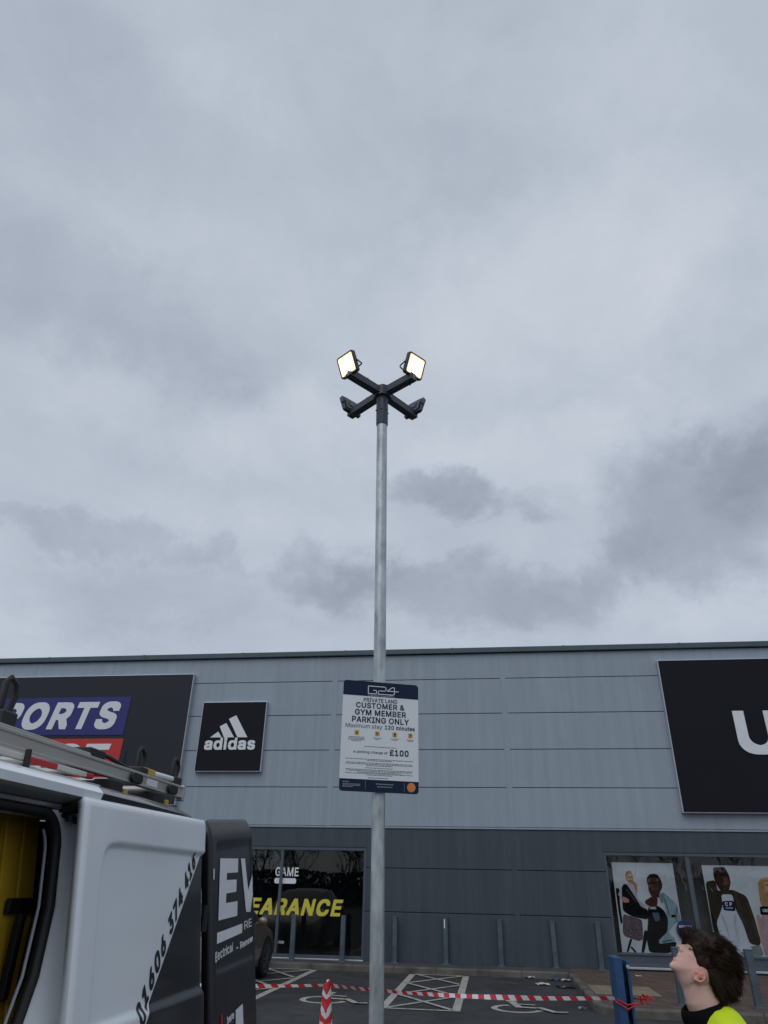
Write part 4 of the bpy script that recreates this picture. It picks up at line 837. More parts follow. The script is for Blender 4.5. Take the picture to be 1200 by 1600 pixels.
def arm_and_light(ang, lit, tilt, yawoff=0.0, L=0.70, lampz=0.0):
    d = Vector((math.cos(R(ang)), math.sin(R(ang)), 0)); sd_ = Vector((-d.y, d.x, 0)); up_ = Vector((0, 0, 1))
    c = Vector((TX, PY, HZ))
    b = MB()
    a0 = c + d * 0.11; a1 = c + d * L; mid = (a0 + a1) / 2; half = (a1 - a0) / 2
    b.obox(mid + up_ * 0.048, half, sd_ * 0.055, up_ * 0.006)
    b.obox(mid, half, sd_ * 0.026, up_ * 0.042)
    b.obox(mid - up_ * 0.048, half, sd_ * 0.055, up_ * 0.006)
    b.obox(mid + sd_ * 0.050 - up_ * 0.0, half, sd_ * 0.004, up_ * 0.0415)
    b.obox(mid - sd_ * 0.050 - up_ * 0.0, half, sd_ * 0.004, up_ * 0.0415)
    arm = obj('arm', b, M['head_grey'], lp)
    for q in (0.32, 0.52):
        b = MB(); p = c + d * q + up_ * 0.054
        b.tube([p + sd_ * 0.03, p + sd_ * 0.03 + up_ * 0.035], 0.008, 6); obj('bolt', b, M['black_plastic'], arm)
    b = MB(); b.tube([c + d * (L - 0.10) - up_ * 0.054 + sd_ * 0.03, c + d * (L - 0.10) - up_ * 0.085 + sd_ * 0.03], 0.012, 6); obj('nut', b, M['black_plastic'], arm)
    # floodlight: square head facing outwards and down
    yd = Vector((math.cos(R(ang + yawoff)), math.sin(R(ang + yawoff)), 0))
    n = (yd * math.cos(R(tilt)) - up_ * math.sin(R(tilt))).normalized()
    sx = Vector((-yd.y, yd.x, 0)).normalized(); sy = n.cross(sx).normalized()
    if sy.z < 0: sy = -sy; 
    pc = c + d * (L + 0.02) + up_ * (0.16 + lampz)
    def fl(a, e, t): return pc + sx * a + sy * e + n * t
    b = MB(); b.prism(rounded(-0.162, -0.162, 0.162, 0.162, 0.035), fl, -0.045, 0.012)
    head = obj('floodlight', b, M['head_grey'], lp, smooth=35, bevel=0.006)
    b = MB(); b.prism(rounded(-0.136, -0.136, 0.136, 0.136, 0.02), fl, 0.008, 0.0135)
    ln_ = obj('lens', b, M['lamp_edge'] if lit else M['lamp_cold'], head)
    if lit:
        b = MB(); b.prism(rounded(-0.114, -0.114, 0.114, 0.114, 0.03), fl, 0.0137, 0.0148)
        obj('led_panel', b, M['lamp_glow'], head)
    b = MB()
    b.prism(rounded(-0.13, -0.13, 0.13, 0.13, 0.03), fl, -0.062, -0.044)
    b.prism(rounded(-0.06, -0.05, 0.06, 0.05, 0.01), fl, -0.075, -0.062)
    obj('back_cover', b, M['head_grey'], head, smooth=35)
    b = MB(); pts = []
    foot = c + d * (L - 0.06) + up_ * 0.062
    for sgn in (-1, 1):
        e0 = fl(0.172 * sgn, 0.0, -0.02)
        e1 = foot + sx * 0.172 * sgn + up_ * 0.05 - d * 0.03; e2 = foot + sx * 0.13 * sgn
        b.tube([e0, (e0 + e1) / 2 - d * 0.05, e1, e2, foot], 0.010, 6)
    obj('bracket', b, M['black_plastic'], head, smooth=50)
arm_and_light(-137, True, 23, 2, 0.665, -0.03)
arm_and_light(-43, True, 20, -6, 0.595, 0.01)
arm_and_light(133, False, 20, 0, 0.72, -0.02)
arm_and_light(47, False, 20, 0, 0.72, -0.02)

# ------------------------------------------------------------------ parking notice strapped to the pole
M['notice_white'] = mat('notice_white', (0.70, 0.74, 0.78), 0.45, 0, 0.05, 1.5)
M['notice_navy'] = mat('notice_navy', (0.008, 0.017, 0.048), 0.5, 0, 0.1, spec=0.2)
M['notice_yellow'] = mat('notice_yellow', (0.55, 0.36, 0.05), 0.5)
M['notice_orange'] = mat('notice_orange', (0.62, 0.22, 0.06), 0.5)
SC = Vector((0.01, 7.905, 2.555)); SW, SH = 0.875, 1.175
SYAW = R(13.0)
NOT = Matrix.Translation(SC) @ Matrix.Rotation(SYAW, 4, 'Z')
ns = thing('parking_notice', 'white and navy parking notice strapped to the galvanised lamp post', 'sign', (0, 0, 0), NOT)
HW = SW / 2
def nf(a, b, t): return (a, -t, b)
b = MB(); b.prism(rounded(-HW, 0, HW, SH, 0.035), nf, -0.003, 0.003); obj('plate', b, M['notice_white'], ns)
def capped(y0, y1, top):
    pts = rounded(-HW, 0, HW, SH, 0.035, 6)
    if top: q = [p for p in pts if p[1] > y0 + 1e-4]; return q[:7] + q[7:] + [(-HW, y0), (HW, y0)]
    q = [p for p in pts if p[1] < y1 - 1e-4]; return q + [(HW, y1), (-HW, y1)]
b = MB(); b.prism(capped(SH - 0.165, SH, True), nf, 0.0032, 0.0045); obj('header_band', b, M['notice_navy'], ns)
b = MB(); b.prism(capped(0, 0.125, False), nf, 0.0032, 0.0045); obj('footer_band', b, M['notice_navy'], ns)
def ntext(s, a0, b0, a1, b1, mt='notice_navy', lvl=0.0032, **kw):
    return lettering('lettering', s, M[mt], ns, (a0, b0, a1, b1), lambda a, b_, t: nf(a, b_, lvl + t), thick=0.0012, **kw)
def ny(frac): return SH * (1 - frac)
# logo outline of the header: a single winding line
b = MB()
def wire(pts, r=0.0042):
    for p, q in zip(pts, pts[1:]):
        pa = Vector(nf(p[0], p[1], 0.0048)); pb = Vector(nf(q[0], q[1], 0.0048)); d = (pb - pa).normalized(); sd_ = d.cross(Vector((0, -1, 0)))
        b.obox((pa + pb) / 2, (pb - pa) / 2 + d * r, sd_ * r, Vector((0, 0.0006, 0)))
LY = SH - 0.105
wire([(-0.09, LY + 0.01), (-0.055, LY + 0.01), (-0.055, LY - 0.03), (-0.15, LY - 0.03), (-0.15, LY + 0.055), (0.04, LY + 0.055), (0.055, LY + 0.045), (0.055, LY + 0.015), (0.04, LY + 0.008), (-0.02, LY + 0.008), (-0.035, LY), (-0.035, LY - 0.03), (0.14, LY - 0.03), (0.155, LY - 0.02), (0.155, LY + 0.055), (0.13, LY + 0.055), (0.07, LY + 0.012), (0.20, LY + 0.012)])
obj('logo_line', b, M['sign_white'], ns)
ntext('Professional Parking Solutions', -0.15, LY - 0.057, 0.155, LY - 0.043, 'sign_white', 0.0046)
ntext('PRIVATE LAND', -0.20, ny(.195), 0.19, ny(.158), bold=0.03)
ntext('CUSTOMER &', -0.285, ny(.256), 0.275, ny(.203), bold=0.045)
ntext('GYM MEMBER', -0.295, ny(.323), 0.295, ny(.268), bold=0.045)
ntext('PARKING ONLY', -0.325, ny(.390), 0.33, ny(.335), bold=0.045)
ntext('Maximum stay', -0.395, ny(.452), 0.02, ny(.402), bold=0.0)
ntext('120 minutes', 0.05, ny(.442), 0.395, ny(.402), bold=0.045)
for q, (a, gl_) in enumerate(((-0.265, 'b'), (-0.035, 'H'), (0.165, '!'), (0.345, 'P'))):
    b = MB(); b.prism(rounded(a - 0.026, ny(.508), a + 0.026, ny(.463), 0.008, 3), nf, 0.0032, 0.0042); obj('icon', b, M['notice_yellow'], ns)
    ntext(gl_, a - 0.009, ny(.500), a + 0.009, ny(.471), 'notice_navy', 0.0044, bold=0.05)
small = []
def para(x0_, x1_, f0, n, step=0.0135, h=0.0075, seed=1, center=True):
    rr = random.Random(seed); y = ny(f0)
    for q in range(n):
        w_ = (x1_ - x0_) * (1 if q < n - 1 else rr.uniform(.35, .7)) * rr.uniform(.93, 1); c_ = (x0_ + x1_) / 2
        a0 = c_ - w_ / 2 if center else x0_; a = a0
        while a < a0 + w_:
            l = rr.uniform(0.008, 0.036); e_ = min(a + l, a0 + w_); small.append((a, y - h, e_, y)); a = e_ + 0.005
        y -= step
for x0_, x1_, n in ((-0.36, -0.17, 4), (-0.085, 0.015, 2), (0.115, 0.215, 2), (0.30, 0.39, 2)): para(x0_, x1_, .522, n, seed=n + int(x0_ * 100) + 60)
para(-0.32, 0.33, .603, 1, seed=5); para(-0.385, 0.385, .715, 2, seed=6); para(-0.39, 0.385, .747, 3, seed=8)
para(-0.32, 0.31, .790, 1, seed=9); para(-0.39, 0.385, .807, 3, seed=10); para(-0.39, 0.385, .840, 2, seed=12); para(-0.31, 0.28, .876, 1, seed=14)
b = MB()
for a0, y0, a1, y1 in small: b.face([nf(a0, y0, 0.0036), nf(a1, y0, 0.0036), nf(a1, y1, 0.0036), nf(a0, y1, 0.0036)])
M['small_print'] = mat('small_print', (0.10, 0.12, 0.16), 0.6)
tag(obj('small_print', b, M['small_print'], ns), kind='stuff')
ntext('a parking charge of', -0.295, ny(.672), 0.085, ny(.643), bold=0.02)
ntext('£100', 0.11, ny(.678), 0.325, ny(.622), bold=0.05)
b = MB(); b.prism([(0.355 + 0.047 * math.cos(R(12 * k)), 0.065 + 0.047 * math.sin(R(12 * k))) for k in range(30)], nf, 0.0047, 0.0058); obj('round_badge', b, M['notice_orange'], ns)
small = []; para(-0.40, -0.19, .915, 1, h=0.010, seed=31, center=False); para(-0.40, -0.20, .935, 3, seed=33, center=False); para(-0.125, 0.245, .925, 1, h=0.009, seed=35); para(-0.09, 0.21, .948, 1, h=0.009, seed=37)
b = MB()
for a0, y0, a1, y1 in small: b.face([nf(a0, y0, 0.0050), nf(a1, y0, 0.0050), nf(a1, y1, 0.0050), nf(a0, y1, 0.0050)])
for a in (-0.155, 0.275): b.face([nf(a, .02, 0.0050), nf(a + .003, .02, 0.0050), nf(a + .003, .11, 0.0050), nf(a, .11, 0.0050)])
M['pale_print'] = mat('pale_print', (0.22, 0.25, 0.30), 0.6)
tag(obj('small_print', b, M['pale_print'], ns), kind='stuff')
for z in (0.22, 0.95):
    b = MB(); b.box(-HW + 0.08, HW - 0.08, 0.003, 0.018, z - 0.02, z + 0.02); ch = obj('back_rail', b, M['alu'], ns, bevel=0.003)
    b = MB(); cxx = (NOT.inverted() @ Vector((pole_x(2.555 + z), PY, 2.555 + z)))
    rws = [[(cxx.x + 0.079 * math.cos(R(15 * k)), cxx.y + 0.079 * math.sin(R(15 * k)), z + e) for k in range(24)] for e in (-0.012, 0.012)]
    b.grid(rws, close=True); obj('strap', b, M['alu'], ch, smooth=60)

# ------------------------------------------------------------------ traffic cone, barrier tape, blue post
def stripes(name, c1, c2, period, axis='X', skew=0.0, duty=0.5, rough=0.5):
    m = mat(name, c1, rough, 0, 0.06)
    t, b_, c, s = nodes_of(m)
    sp = t.nodes.new('ShaderNodeSeparateXYZ'); t.links.new(c.outputs['Object'], sp.inputs[0])
    v = sp.outputs['XYZ'.index(axis)]
    if skew: v = tmath(t, 'ADD', v, tmath(t, 'MULTIPLY', sp.outputs[2 if axis != 'Z' else 0], skew))
    fr = tmath(t, 'FRACT', tmath(t, 'DIVIDE', v, period))
    st_ = tmath(t, 'GREATER_THAN', fr, duty)
    mx_ = t.nodes.new('ShaderNodeMix'); mx_.data_type = 'RGBA'; t.links.new(st_, mx_.inputs[0])
    t.links.new(s.outputs[0], mx_.inputs[6]); mx_.inputs[7].default_value = (*c2, 1)
    t.links.new(mx_.outputs[2], b_.inputs['Base Color'])
    return m
RED, WHT = (0.50, 0.022, 0.030), (0.62, 0.64, 0.66)
CN = Vector((-0.50, 8.9, 0))
cone = thing('traffic_cone', 'traffic cone wrapped in creased red and white tape beside the lamp post', 'cone', CN)
b = MB(); b.prism(rounded(CN.x - 0.2, CN.y - 0.2, CN.x + 0.2, CN.y + 0.2, 0.03, 3), lambda a, c, t: (a, c, t), 0.004, 0.035); obj('base', b, M['black_plastic'], cone, bevel=0.005)
b = MB(); b.tube([CN + Vector((0, 0, z)) for z in (0.035, 0.06, 0.72, 0.75, 0.755)], [0.115, 0.088, 0.030, 0.027, 0.020], 20); 
obj('cone_body', b, mat('cone_red', (0.5, 0.05, 0.03), 0.5), cone, smooth=40)
b = MB(); rows = []
for i in range(30):
    z = 0.10 + 0.655 * i / 29; r0 = 0.090 - 0.058 * (z - 0.06) / 0.69
    rows.append([(CN.x + (r0 + 0.008 + 0.009 * noise.noise(Vector((k * 0.55, z * 16, 3)))) * math.cos(2 * math.pi * k / 18), CN.y + (r0 + 0.008 + 0.009 * noise.noise(Vector((k * 0.55, z * 16, 3)))) * math.sin(2 * math.pi * k / 18), z + 0.012 * noise.noise(Vector((k * 0.8, z * 9, 8)))) for k in range(18)])
b.grid(rows, close=True)
b.ball((CN.x + 0.010, CN.y, 0.763), (0.024, 0.024, 0.026), 10, 6)
def crumple_tape():
    m = mat('wrapped_tape', RED, 0.45, 0, 0.1)
    t, b_, c, s = nodes_of(m)
    sp = t.nodes.new('ShaderNodeSeparateXYZ'); t.links.new(c.outputs['Object'], sp.inputs[0])
    n = t.nodes.new('ShaderNodeTexNoise'); n.inputs['Scale'].default_value = 7; n.inputs['Detail'].default_value = 2
    t.links.new(c.outputs['Object'], n.inputs['Vector'])
    v = tmath(t, 'ADD', tmath(t, 'ADD', sp.outputs[2], tmath(t, 'MULTIPLY', tmath(t, 'ABSOLUTE', sp.outputs[0]), -1.2)), tmath(t, 'MULTIPLY', n.outputs['Fac'], 0.20))
    fr = tmath(t, 'FRACT', tmath(t, 'DIVIDE', v, 0.155))
    mx_ = t.nodes.new('ShaderNodeMix'); mx_.data_type = 'RGBA'; t.links.new(tmath(t, 'GREATER_THAN', fr, 0.56), mx_.inputs[0])
    t.links.new(s.outputs[0], mx_.inputs[6]); mx_.inputs[7].default_value = (*WHT, 1)
    t.links.new(mx_.outputs[2], b_.inputs['Base Color'])
    return m
obj('wrapped_tape', b, crumple_tape(), cone, smooth=50)

BPX, BPY = 1.845, 6.2
bp_ = thing('steel_post', 'blue steel channel post with red and white tape tied round it', 'post', (BPX, BPY, 0))
M['blue_steel'] = mat('blue_steel', (0.022, 0.075, 0.185), 0.45, 0.1, 0.22, 5, bump=0.15)
b = MB()
b.box(BPX - 0.0561, BPX + 0.0033, BPY - 0.075, BPY - 0.066, 0.02, 1.245)       # front web
b.box(BPX - 0.0561, BPX - 0.0495, BPY - 0.066, BPY + 0.075, 0.02, 1.245)
b.box(BPX + 0.0363, BPX + 0.0561, BPY - 0.075, BPY - 0.066, 0.02, 1.225)
b.box(BPX + 0.0495, BPX + 0.0561, BPY - 0.066, BPY + 0.075, 0.02, 1.225)
b.box(BPX - 0.0495, BPX + 0.0495, BPY + 0.066, BPY + 0.075, 0.02, 1.215)
obj('channel', b, M['blue_steel'], bp_, bevel=0.003)
b = MB(); b.box(BPX - 0.0495, BPX + 0.0000, BPY - 0.066, BPY + 0.066, 1.238, 1.249); obj('cap_plate', b, M['blue_steel'], bp_, bevel=0.003)
b = MB()
for q in range(12): b.box(BPX + 0.0079, BPX + 0.0317, BPY - 0.03, BPY - 0.01, 0.10 + 0.09 * q, 0.135 + 0.09 * q)
b.box(BPX + 0.0066, BPX + 0.0330, BPY - 0.008, BPY + 0.03, 0.06, 1.2)
obj('ratchet_bar', b, M['black_plastic'], bp_)
b = MB(); b.box(BPX - 0.25, BPX + 0.1650, BPY - 0.25, BPY + 0.25, 0.004, 0.02); obj('base_plate', b, M['blue_steel'], bp_, bevel=0.004)
b = MB(); b.tube([(BPX + 0.0409, BPY - 0.078, 1.19), (BPX + 0.0409, BPY - 0.092, 1.19)], 0.014, 6); obj('bolt', b, M['alu'], bp_)
M['tape_red'] = mat('tape_red', RED, 0.4)
b = MB()
loop = [(-0.092, -0.08, 0.965), (0.0, -0.10, 0.93), (0.092, -0.085, 0.955), (0.20, -0.05, 0.985), (0.10, 0.08, 0.985), (-0.09, 0.082, 0.975), (-0.092, -0.08, 0.965)]
b.tube([(BPX + x, BPY + y, z) for x, y, z in [(0.66 * q_[0], q_[1], q_[2]) for q_ in loop]], 0.0055, 6)
b.tube([(BPX + x, BPY + y, z) for x, y, z in [(-0.061, -0.08, 0.985), (0.0, -0.085, 0.955), (0.063, -0.085, 0.965)]], 0.005, 6)
for q in range(7):
    rr = random.Random(q); p0 = Vector((BPX + 0.0990 + 0.05 * rr.random(), BPY - 0.06, 0.985 + 0.01 * rr.random()))
    b.tube([p0, p0 + Vector((rr.uniform(-.03, .06), rr.uniform(-.03, .03), rr.uniform(-.03, .035))), p0 + Vector((rr.uniform(-.02, .08), rr.uniform(-.04, .04), rr.uniform(-.03, .03)))], [0.004, 0.008, 0.003], 5)
obj('tape_knot', b, M['tape_red'], bp_, smooth=50)

def tape(label, a, bb, sag, width=0.040, n=60, base=None):
    a = Vector(a); bb = Vector(bb); L = (bb - a).length; d = (bb - a).normalized()
    TF = Matrix.Translation(a) @ Matrix.Rotation(math.atan2(d.y, d.x), 4, 'Z')
    mb = MB(); rows = []
    dz = bb.z - a.z; Lh = Vector((d.x, d.y, 0)).length * L
    for i in range(n + 1):
        t = i / n; z = dz * t - sag * 4 * t * (1 - t); tw = 0.5 * math.sin(7.3 * t + 0.4) + 0.25 * math.sin(19 * t)
        wd = width * (0.82 + 0.18 * math.sin(11 * t + 1))
        rows.append([(Lh * t, -math.sin(tw) * wd * e, z + math.cos(tw) * wd * e) for e in (-0.5, 0, 0.5)])
    mb.grid(rows)
    o = obj('barrier_tape', mb, stripes('barrier_tape', RED, WHT, 0.15, 'X', 0.9, 0.5, 0.35), base=(0, 0, 0), frame=TF, smooth=60, fix=False)
    return tag(o, label, 'tape')
tape('red and white barrier tape sagging from the cone to the blue post', (CN.x + 0.03, CN.y, 0.735), (BPX - 0.06, BPY, 0.985), 0.035)
tape('short red and white barrier tape running left from the cone behind the van', (-3.2, 9.15, 0.72), (CN.x - 0.03, CN.y, 0.735), 0.03)

# ------------------------------------------------------------------ litter by the kerb
M['litter_white'] = mat('litter_white', (0.5, 0.5, 0.5), 0.7); M['litter_blue'] = mat('litter_blue', (0.03, 0.10, 0.30), 0.5); M['litter_dark'] = mat('litter_dark', (0.02, 0.02, 0.03), 0.5)
def litter(x, y, z, w_, h_, label, mt, name='litter', seed=0):
    w_ *= 0.75; h_ *= 0.75; rr = random.Random(seed); mb = MB(); rows = []
    for i in range(6):
        rows.append([(x + w_ * (i / 5 - .5) + rr.uniform(-.02, .02), y + h_ * (j / 4 - .5) + rr.uniform(-.02, .02), z + 0.008 + rr.uniform(0, .035)) for j in range(5)])
    mb.grid(rows); o = obj(name, mb, mt, base=(x, y, z), smooth=20)
    return tag(o, label, 'litter', 'litter by the kerb')
litter(3.28, 17.50, 0, 0.26, 0.18, 'pale crumpled paper in the gutter below the middle bollard', M['litter_white'], 'paper_scrap', 1)
litter(3.32, 16.35, 0, 0.34, 0.22, 'flat white paper scrap lying out on the tarmac', M['litter_white'], 'paper_scrap', 2)
litter(4.02, 17.10, 0, 0.36, 0.24, 'torn white bag at the kerb corner, in the litter pile', M['litter_white'], 'plastic_bag', 3)
litter(3.72, 17.15, 0, 0.28, 0.2, 'crushed blue packet beside the white bag at the kerb corner', M['litter_blue'], 'crisp_packet', 4)
litter(3.72, 16.0, 0, 0.55, 0.26, 'dark plastic wrapper on the tarmac near the kerb corner', M['litter_dark'], 'wrapper', 5)
litter(3.95, 15.85, 0, 0.14, 0.1, 'small white scrap beside the dark wrapper', M['litter_white'], 'paper_scrap', 6)
litter(3.62, 15.9, 0, 0.12, 0.1, 'tiny white scrap on top of the dark wrapper', M['litter_white'], 'paper_scrap', 7)
litter(3.30, 13.35, 0, 0.16, 0.09, 'small pale scrap on the tarmac near the wheelchair marking', M['litter_white'], 'paper_scrap', 8)
litter(4.62, 15.3, 0.118, 0.24, 0.18, 'white paper lying on the block paving beyond the blue post', M['litter_white'], 'paper_scrap', 9)
litter(5.4, 16.9, 0.116, 0.16, 0.1, 'little white scrap on the block paving below the poster window', M['litter_white'], 'paper_scrap', 10)

# ------------------------------------------------------------------ the van (x runs to its rear, y away from the camera)
M['van_white'] = mat('van_white', (0.80, 0.83, 0.85), 0.32, 0, 0.035, 1.2, coat=0.5)
M['van_dark'] = mat('van_dark', (0.010, 0.0105, 0.014), 0.42, 0, 0.12, 2, coat=0.15)
M['van_grey_inner'] = mat('van_inner', (0.30, 0.32, 0.36), 0.35, 0, 0.08, 2, coat=0.4)
M['rubber'] = mat('rubber', (0.009, 0.009, 0.010), 0.6)
M['load_dark'] = mat('load_lining', (0.010, 0.010, 0.012), 0.85)
M['track_metal'] = mat('track_metal', (0.35, 0.36, 0.37), 0.3, 0.8, 0.1)
def lat(z): return 1.235 + (0.135 * (z - 1.3) if z > 1.0 else -0.0405)            # body skin
def dlat(z): return 1.13 + (0.135 * (z - 1.3) if z > 1.0 else -0.0405)           # skin of the slid-back door
YC = 2.23
van = thing('work_van', 'white and black work van with side door slid open and roof ladder', 'van', (0.9, YC, 0), VAN)
# shell: one skin from near sill over the roof to the far sill
sec = [(lat(0.38), 0.38), (lat(0.62), 0.62), (lat(0.95), 0.95), (lat(1.2), 1.2), (lat(1.5), 1.5), (lat(1.75), 1.75), (lat(1.90), 1.90), (1.232, 1.924), (1.232, 1.948), (1.262, 1.972), (1.36, 1.988), (YC - 0.55, 2.01), (YC, 2.022)]
sec = sec + [(2 * YC - y, z) for y, z in reversed(sec[:-1])]
us_ = [-2.05, -1.9, -1.6, -1.2, -0.7, -0.2, 0.4, 1.02, 1.5, 2.29, 2.34, 2.7, 3.05, 3.22, 3.30, 3.345]
def front_taper(u, y, z):
    if u < -0.7:
        k = (-0.7 - u) / 1.35
        zmax = 2.02 - 1.05 * k ** 1.15
        z = min(z, max(zmax, 0.38 + 0.3 * (z - 0.38)))
        y = YC + (y - YC) * (1 - 0.10 * k * k)
    if u > 2.9 and z > 1.91: z -= 0.05 * ((u - 2.9) / 0.45) ** 2.2
    return (u, y, z)
NS = len(sec); b = MB(); V = [[b.bm.verts.new(front_taper(u, y, z)) for (y, z) in sec] for u in us_]
for i in range(len(us_) - 1):
    for j in range(NS - 1):
        if 1.0 < us_[i] < 2.33 and us_[i + 1] < 2.35 and 1 <= j <= 5: continue      # sliding door opening
        f = b.bm.faces.new((V[i][j], V[i + 1][j], V[i + 1][j + 1], V[i][j + 1]))
b.bm.faces.new([v for v in V[0]])
def wrap_mat(name, rule):
    """white paint with a dark vinyl wrap: rule(t, sx, sz) -> 0/1 socket from object-space x and z"""
    m = mat(name, (0.79, 0.84, 0.88), 0.30, 0, 0.035, 1.2, coat=0.5)
    t, b_, c, s = nodes_of(m); sp = t.nodes.new('ShaderNodeSeparateXYZ'); t.links.new(c.outputs['Object'], sp.inputs[0])
    mx_ = t.nodes.new('ShaderNodeMix'); mx_.data_type = 'RGBA'
    t.links.new(rule(t, sp.outputs[0], sp.outputs[2]), mx_.inputs[0])
    t.links.new(s.outputs[0], mx_.inputs[6]); mx_.inputs[7].default_value = (0.010, 0.0105, 0.014, 1)
    t.links.new(mx_.outputs[2], b_.inputs['Base Color'])
    return m
def rule_body(t, sx, sz):
    # everything behind x = 2.36 is wrapped dark (object space is 0.9 less)
    return tmath(t, 'GREATER_THAN', tmath(t, 'ADD', sx, tmath(t, 'MULTIPLY', tmath(t, 'SUBTRACT', sz, 1.93), -0.5)), 2.335 - 0.9)
body = obj('body', b, wrap_mat('van_body_paint', rule_body), van, smooth=32)
so = body.modifiers.new('sheet', 'SOLIDIFY'); so.thickness = 0.022; so.offset = -1
# load bay lining
b = MB(); x0_, x1_, y1_ = 0.6, 3.28, 2 * YC - 1.36
b.face([(x0_, 1.30, 0.56), (x1_, 1.30, 0.56), (x1_, y1_, 0.56), (x0_, y1_, 0.56)])
b.face([(x0_, y1_, 0.56), (x1_, y1_, 0.56), (x1_, y1_, 1.95), (x0_, y1_, 1.95)])
b.face([(x0_, 1.42, 0.56), (x0_, y1_, 0.56), (x0_, y1_, 1.95), (x0_, 1.42, 1.95)])
b.face([(x0_, 1.42, 1.93), (x1_, 1.42, 1.93), (x1_, y1_, 1.93), (x0_, y1_, 1.93)])
b.face([(2.46, 1.25, 0.56), (3.30, 1.25, 0.56), (3.30, 1.36, 1.93), (2.46, 1.36, 1.93)])
obj('load_lining', b, M['load_dark'], van, fix=False)
b = MB()
for z in (0.98, 1.36, 1.70): b.box(1.95, 3.2, 2.55, 2.95, z, z + 0.025)
for x in (1.95, 2.6, 3.17): b.box(x, x + 0.03, 2.55, 2.58, 0.57, 1.9)
b.box(3.20, 3.22, 1.42, 2.62, 0.57, 1.92)  # added screen: blocks the bright view through the open rear, keeps the bay dark
obj('rack_and_rear_screen', b, M['load_dark'], van)
for (x, y, z, w_, h_) in ((2.95, 2.5, 1.39, 0.16, 0.16), (2.72, 2.5, 1.01, 0.22, 0.18), (2.42, 2.52, 1.39, 0.12, 0.2)):
    b = MB(); b.box(x, x + w_, y, y + 0.2, z, z + h_)
    o = obj('storage_box', b, M['van_grey_inner'], van, bevel=0.01)
b = MB(); b.box(2.76, 2.79, 1.62, 1.66, 1.74, 1.86); obj('interior_lamp', b, M['load_dark'], van)
b = MB(); b.box(2.765, 2.785, 1.60, 1.62, 1.765, 1.79); obj('lamp_lens', b, emit('amber', (1.0, 0.42, 0.12), 2.0), van)
# rubber seal and metal trim round the opening
def opening_loop(inset, y_in):
    pts = []
    for (cx_, cz, a0) in ((2.19 - inset - 0.10, 1.885 - inset - 0.10, 90), ):
        pass
    top, rear, bot, fr = 1.880 - inset, 2.255 - inset, 0.60 + inset, 1.0 + inset; r = 0.10
    P = [(fr, bot), (fr, top)]
    P += [(rear - r + r * math.sin(R(a)), top - r + r * math.cos(R(a))) for a in range(0, 91, 10)]
    P += [(rear - 0.0, 1.62), (rear - 0.045, 1.45), (rear - 0.14, 1.28), (rear - 0.28, 1.08), (rear - 0.38, 0.85), (rear - 0.45, bot)]
    return [(u, lat(z) + y_in, z) for u, z in P]
b = MB(); b.tube(opening_loop(0.0, 0.010), 0.017, 8); obj('door_seal', b, M['rubber'], van, smooth=60)
b = MB(); b.tube(opening_loop(0.014, 0.035)[7:-3], 0.005, 6); obj('inner_trim', b, M['van_grey_inner'], van, smooth=60)
# pillar behind the seal, filling the rounded corner of the opening
b = MB()
rr_ = [(0, 0), (0, 0), (1.83, 0.80), (1.975, 1.08), (2.115, 1.28), (2.21, 1.45), (2.255, 1.62), (2.255, 1.79), (2.23, 1.85), (2.16, 1.885)]
b.grid([[(u + 0.0, lat(z) + 0.010, z), (u + 0.04, lat(z) - 0.006, z), (max(2.36, u + 0.10), lat(z) - 0.034, z), (max(2.37, u + 0.11), lat(z) - 0.046, z), (2.50, lat(z) - 0.054, z)] for u, z in rr_[2:]])
obj('rear_pillar', b, M['van_white'], van, smooth=50)
# upper slide track under the roof rail
b = MB(); b.box(0.9, 2.235, lat(1.9) - 0.018, lat(1.9) + 0.03, 1.888, 1.902); b.box(0.9, 2.24, lat(1.9) + 0.028, lat(1.9) + 0.05, 1.86, 1.90)
obj('slide_track', b, M['track_metal'], van, bevel=0.003)
b = MB()
b.box(2.22, 2.28, lat(1.88) - 0.05, lat(1.88) + 0.01, 1.880, 1.90); b.tube([(2.24, lat(1.88) - 0.01, 1.878), (2.29, lat(1.86) - 0.03, 1.86), (2.34, lat(1.85) - 0.04, 1.862)], 0.010, 8)
b.tube([(2.34, lat(1.85) - 0.04, 1.862), (2.385, lat(1.8) - 0.02, 1.82), (2.39, lat(1.75) - 0.01, 1.76)], [0.010, 0.014, 0.008], 8)
b.tube([(2.25, lat(1.88) - 0.035, 1.875), (2.25, lat(1.88) - 0.035, 1.855)], 0.014, 10)
obj('roller_arm', b, M['rubber'], van, smooth=50)
for z, h_ in ((1.58, 0.07), (1.08, 0.14)):
    b = MB(); b.box(2.385, 2.44, lat(z) - 0.07, lat(z) - 0.03, z - h_, z + h_); b.box(2.365, 2.39, lat(z) - 0.055, lat(z) - 0.035, z - 0.02, z + 0.0); b.box(2.37, 2.39, lat(z) - 0.055, lat(z) - 0.035, z + 0.02, z + 0.03)
    obj('latch', b, M['rubber'], van, bevel=0.006)
b = MB(); b.box(2.20, 2.24, dlat(1.2) + 0.01, dlat(1.2) + 0.03, 1.10, 1.30); obj('reflector', b, mat('reflector_red', (0.45, 0.01, 0.015), 0.3), van, bevel=0.006)
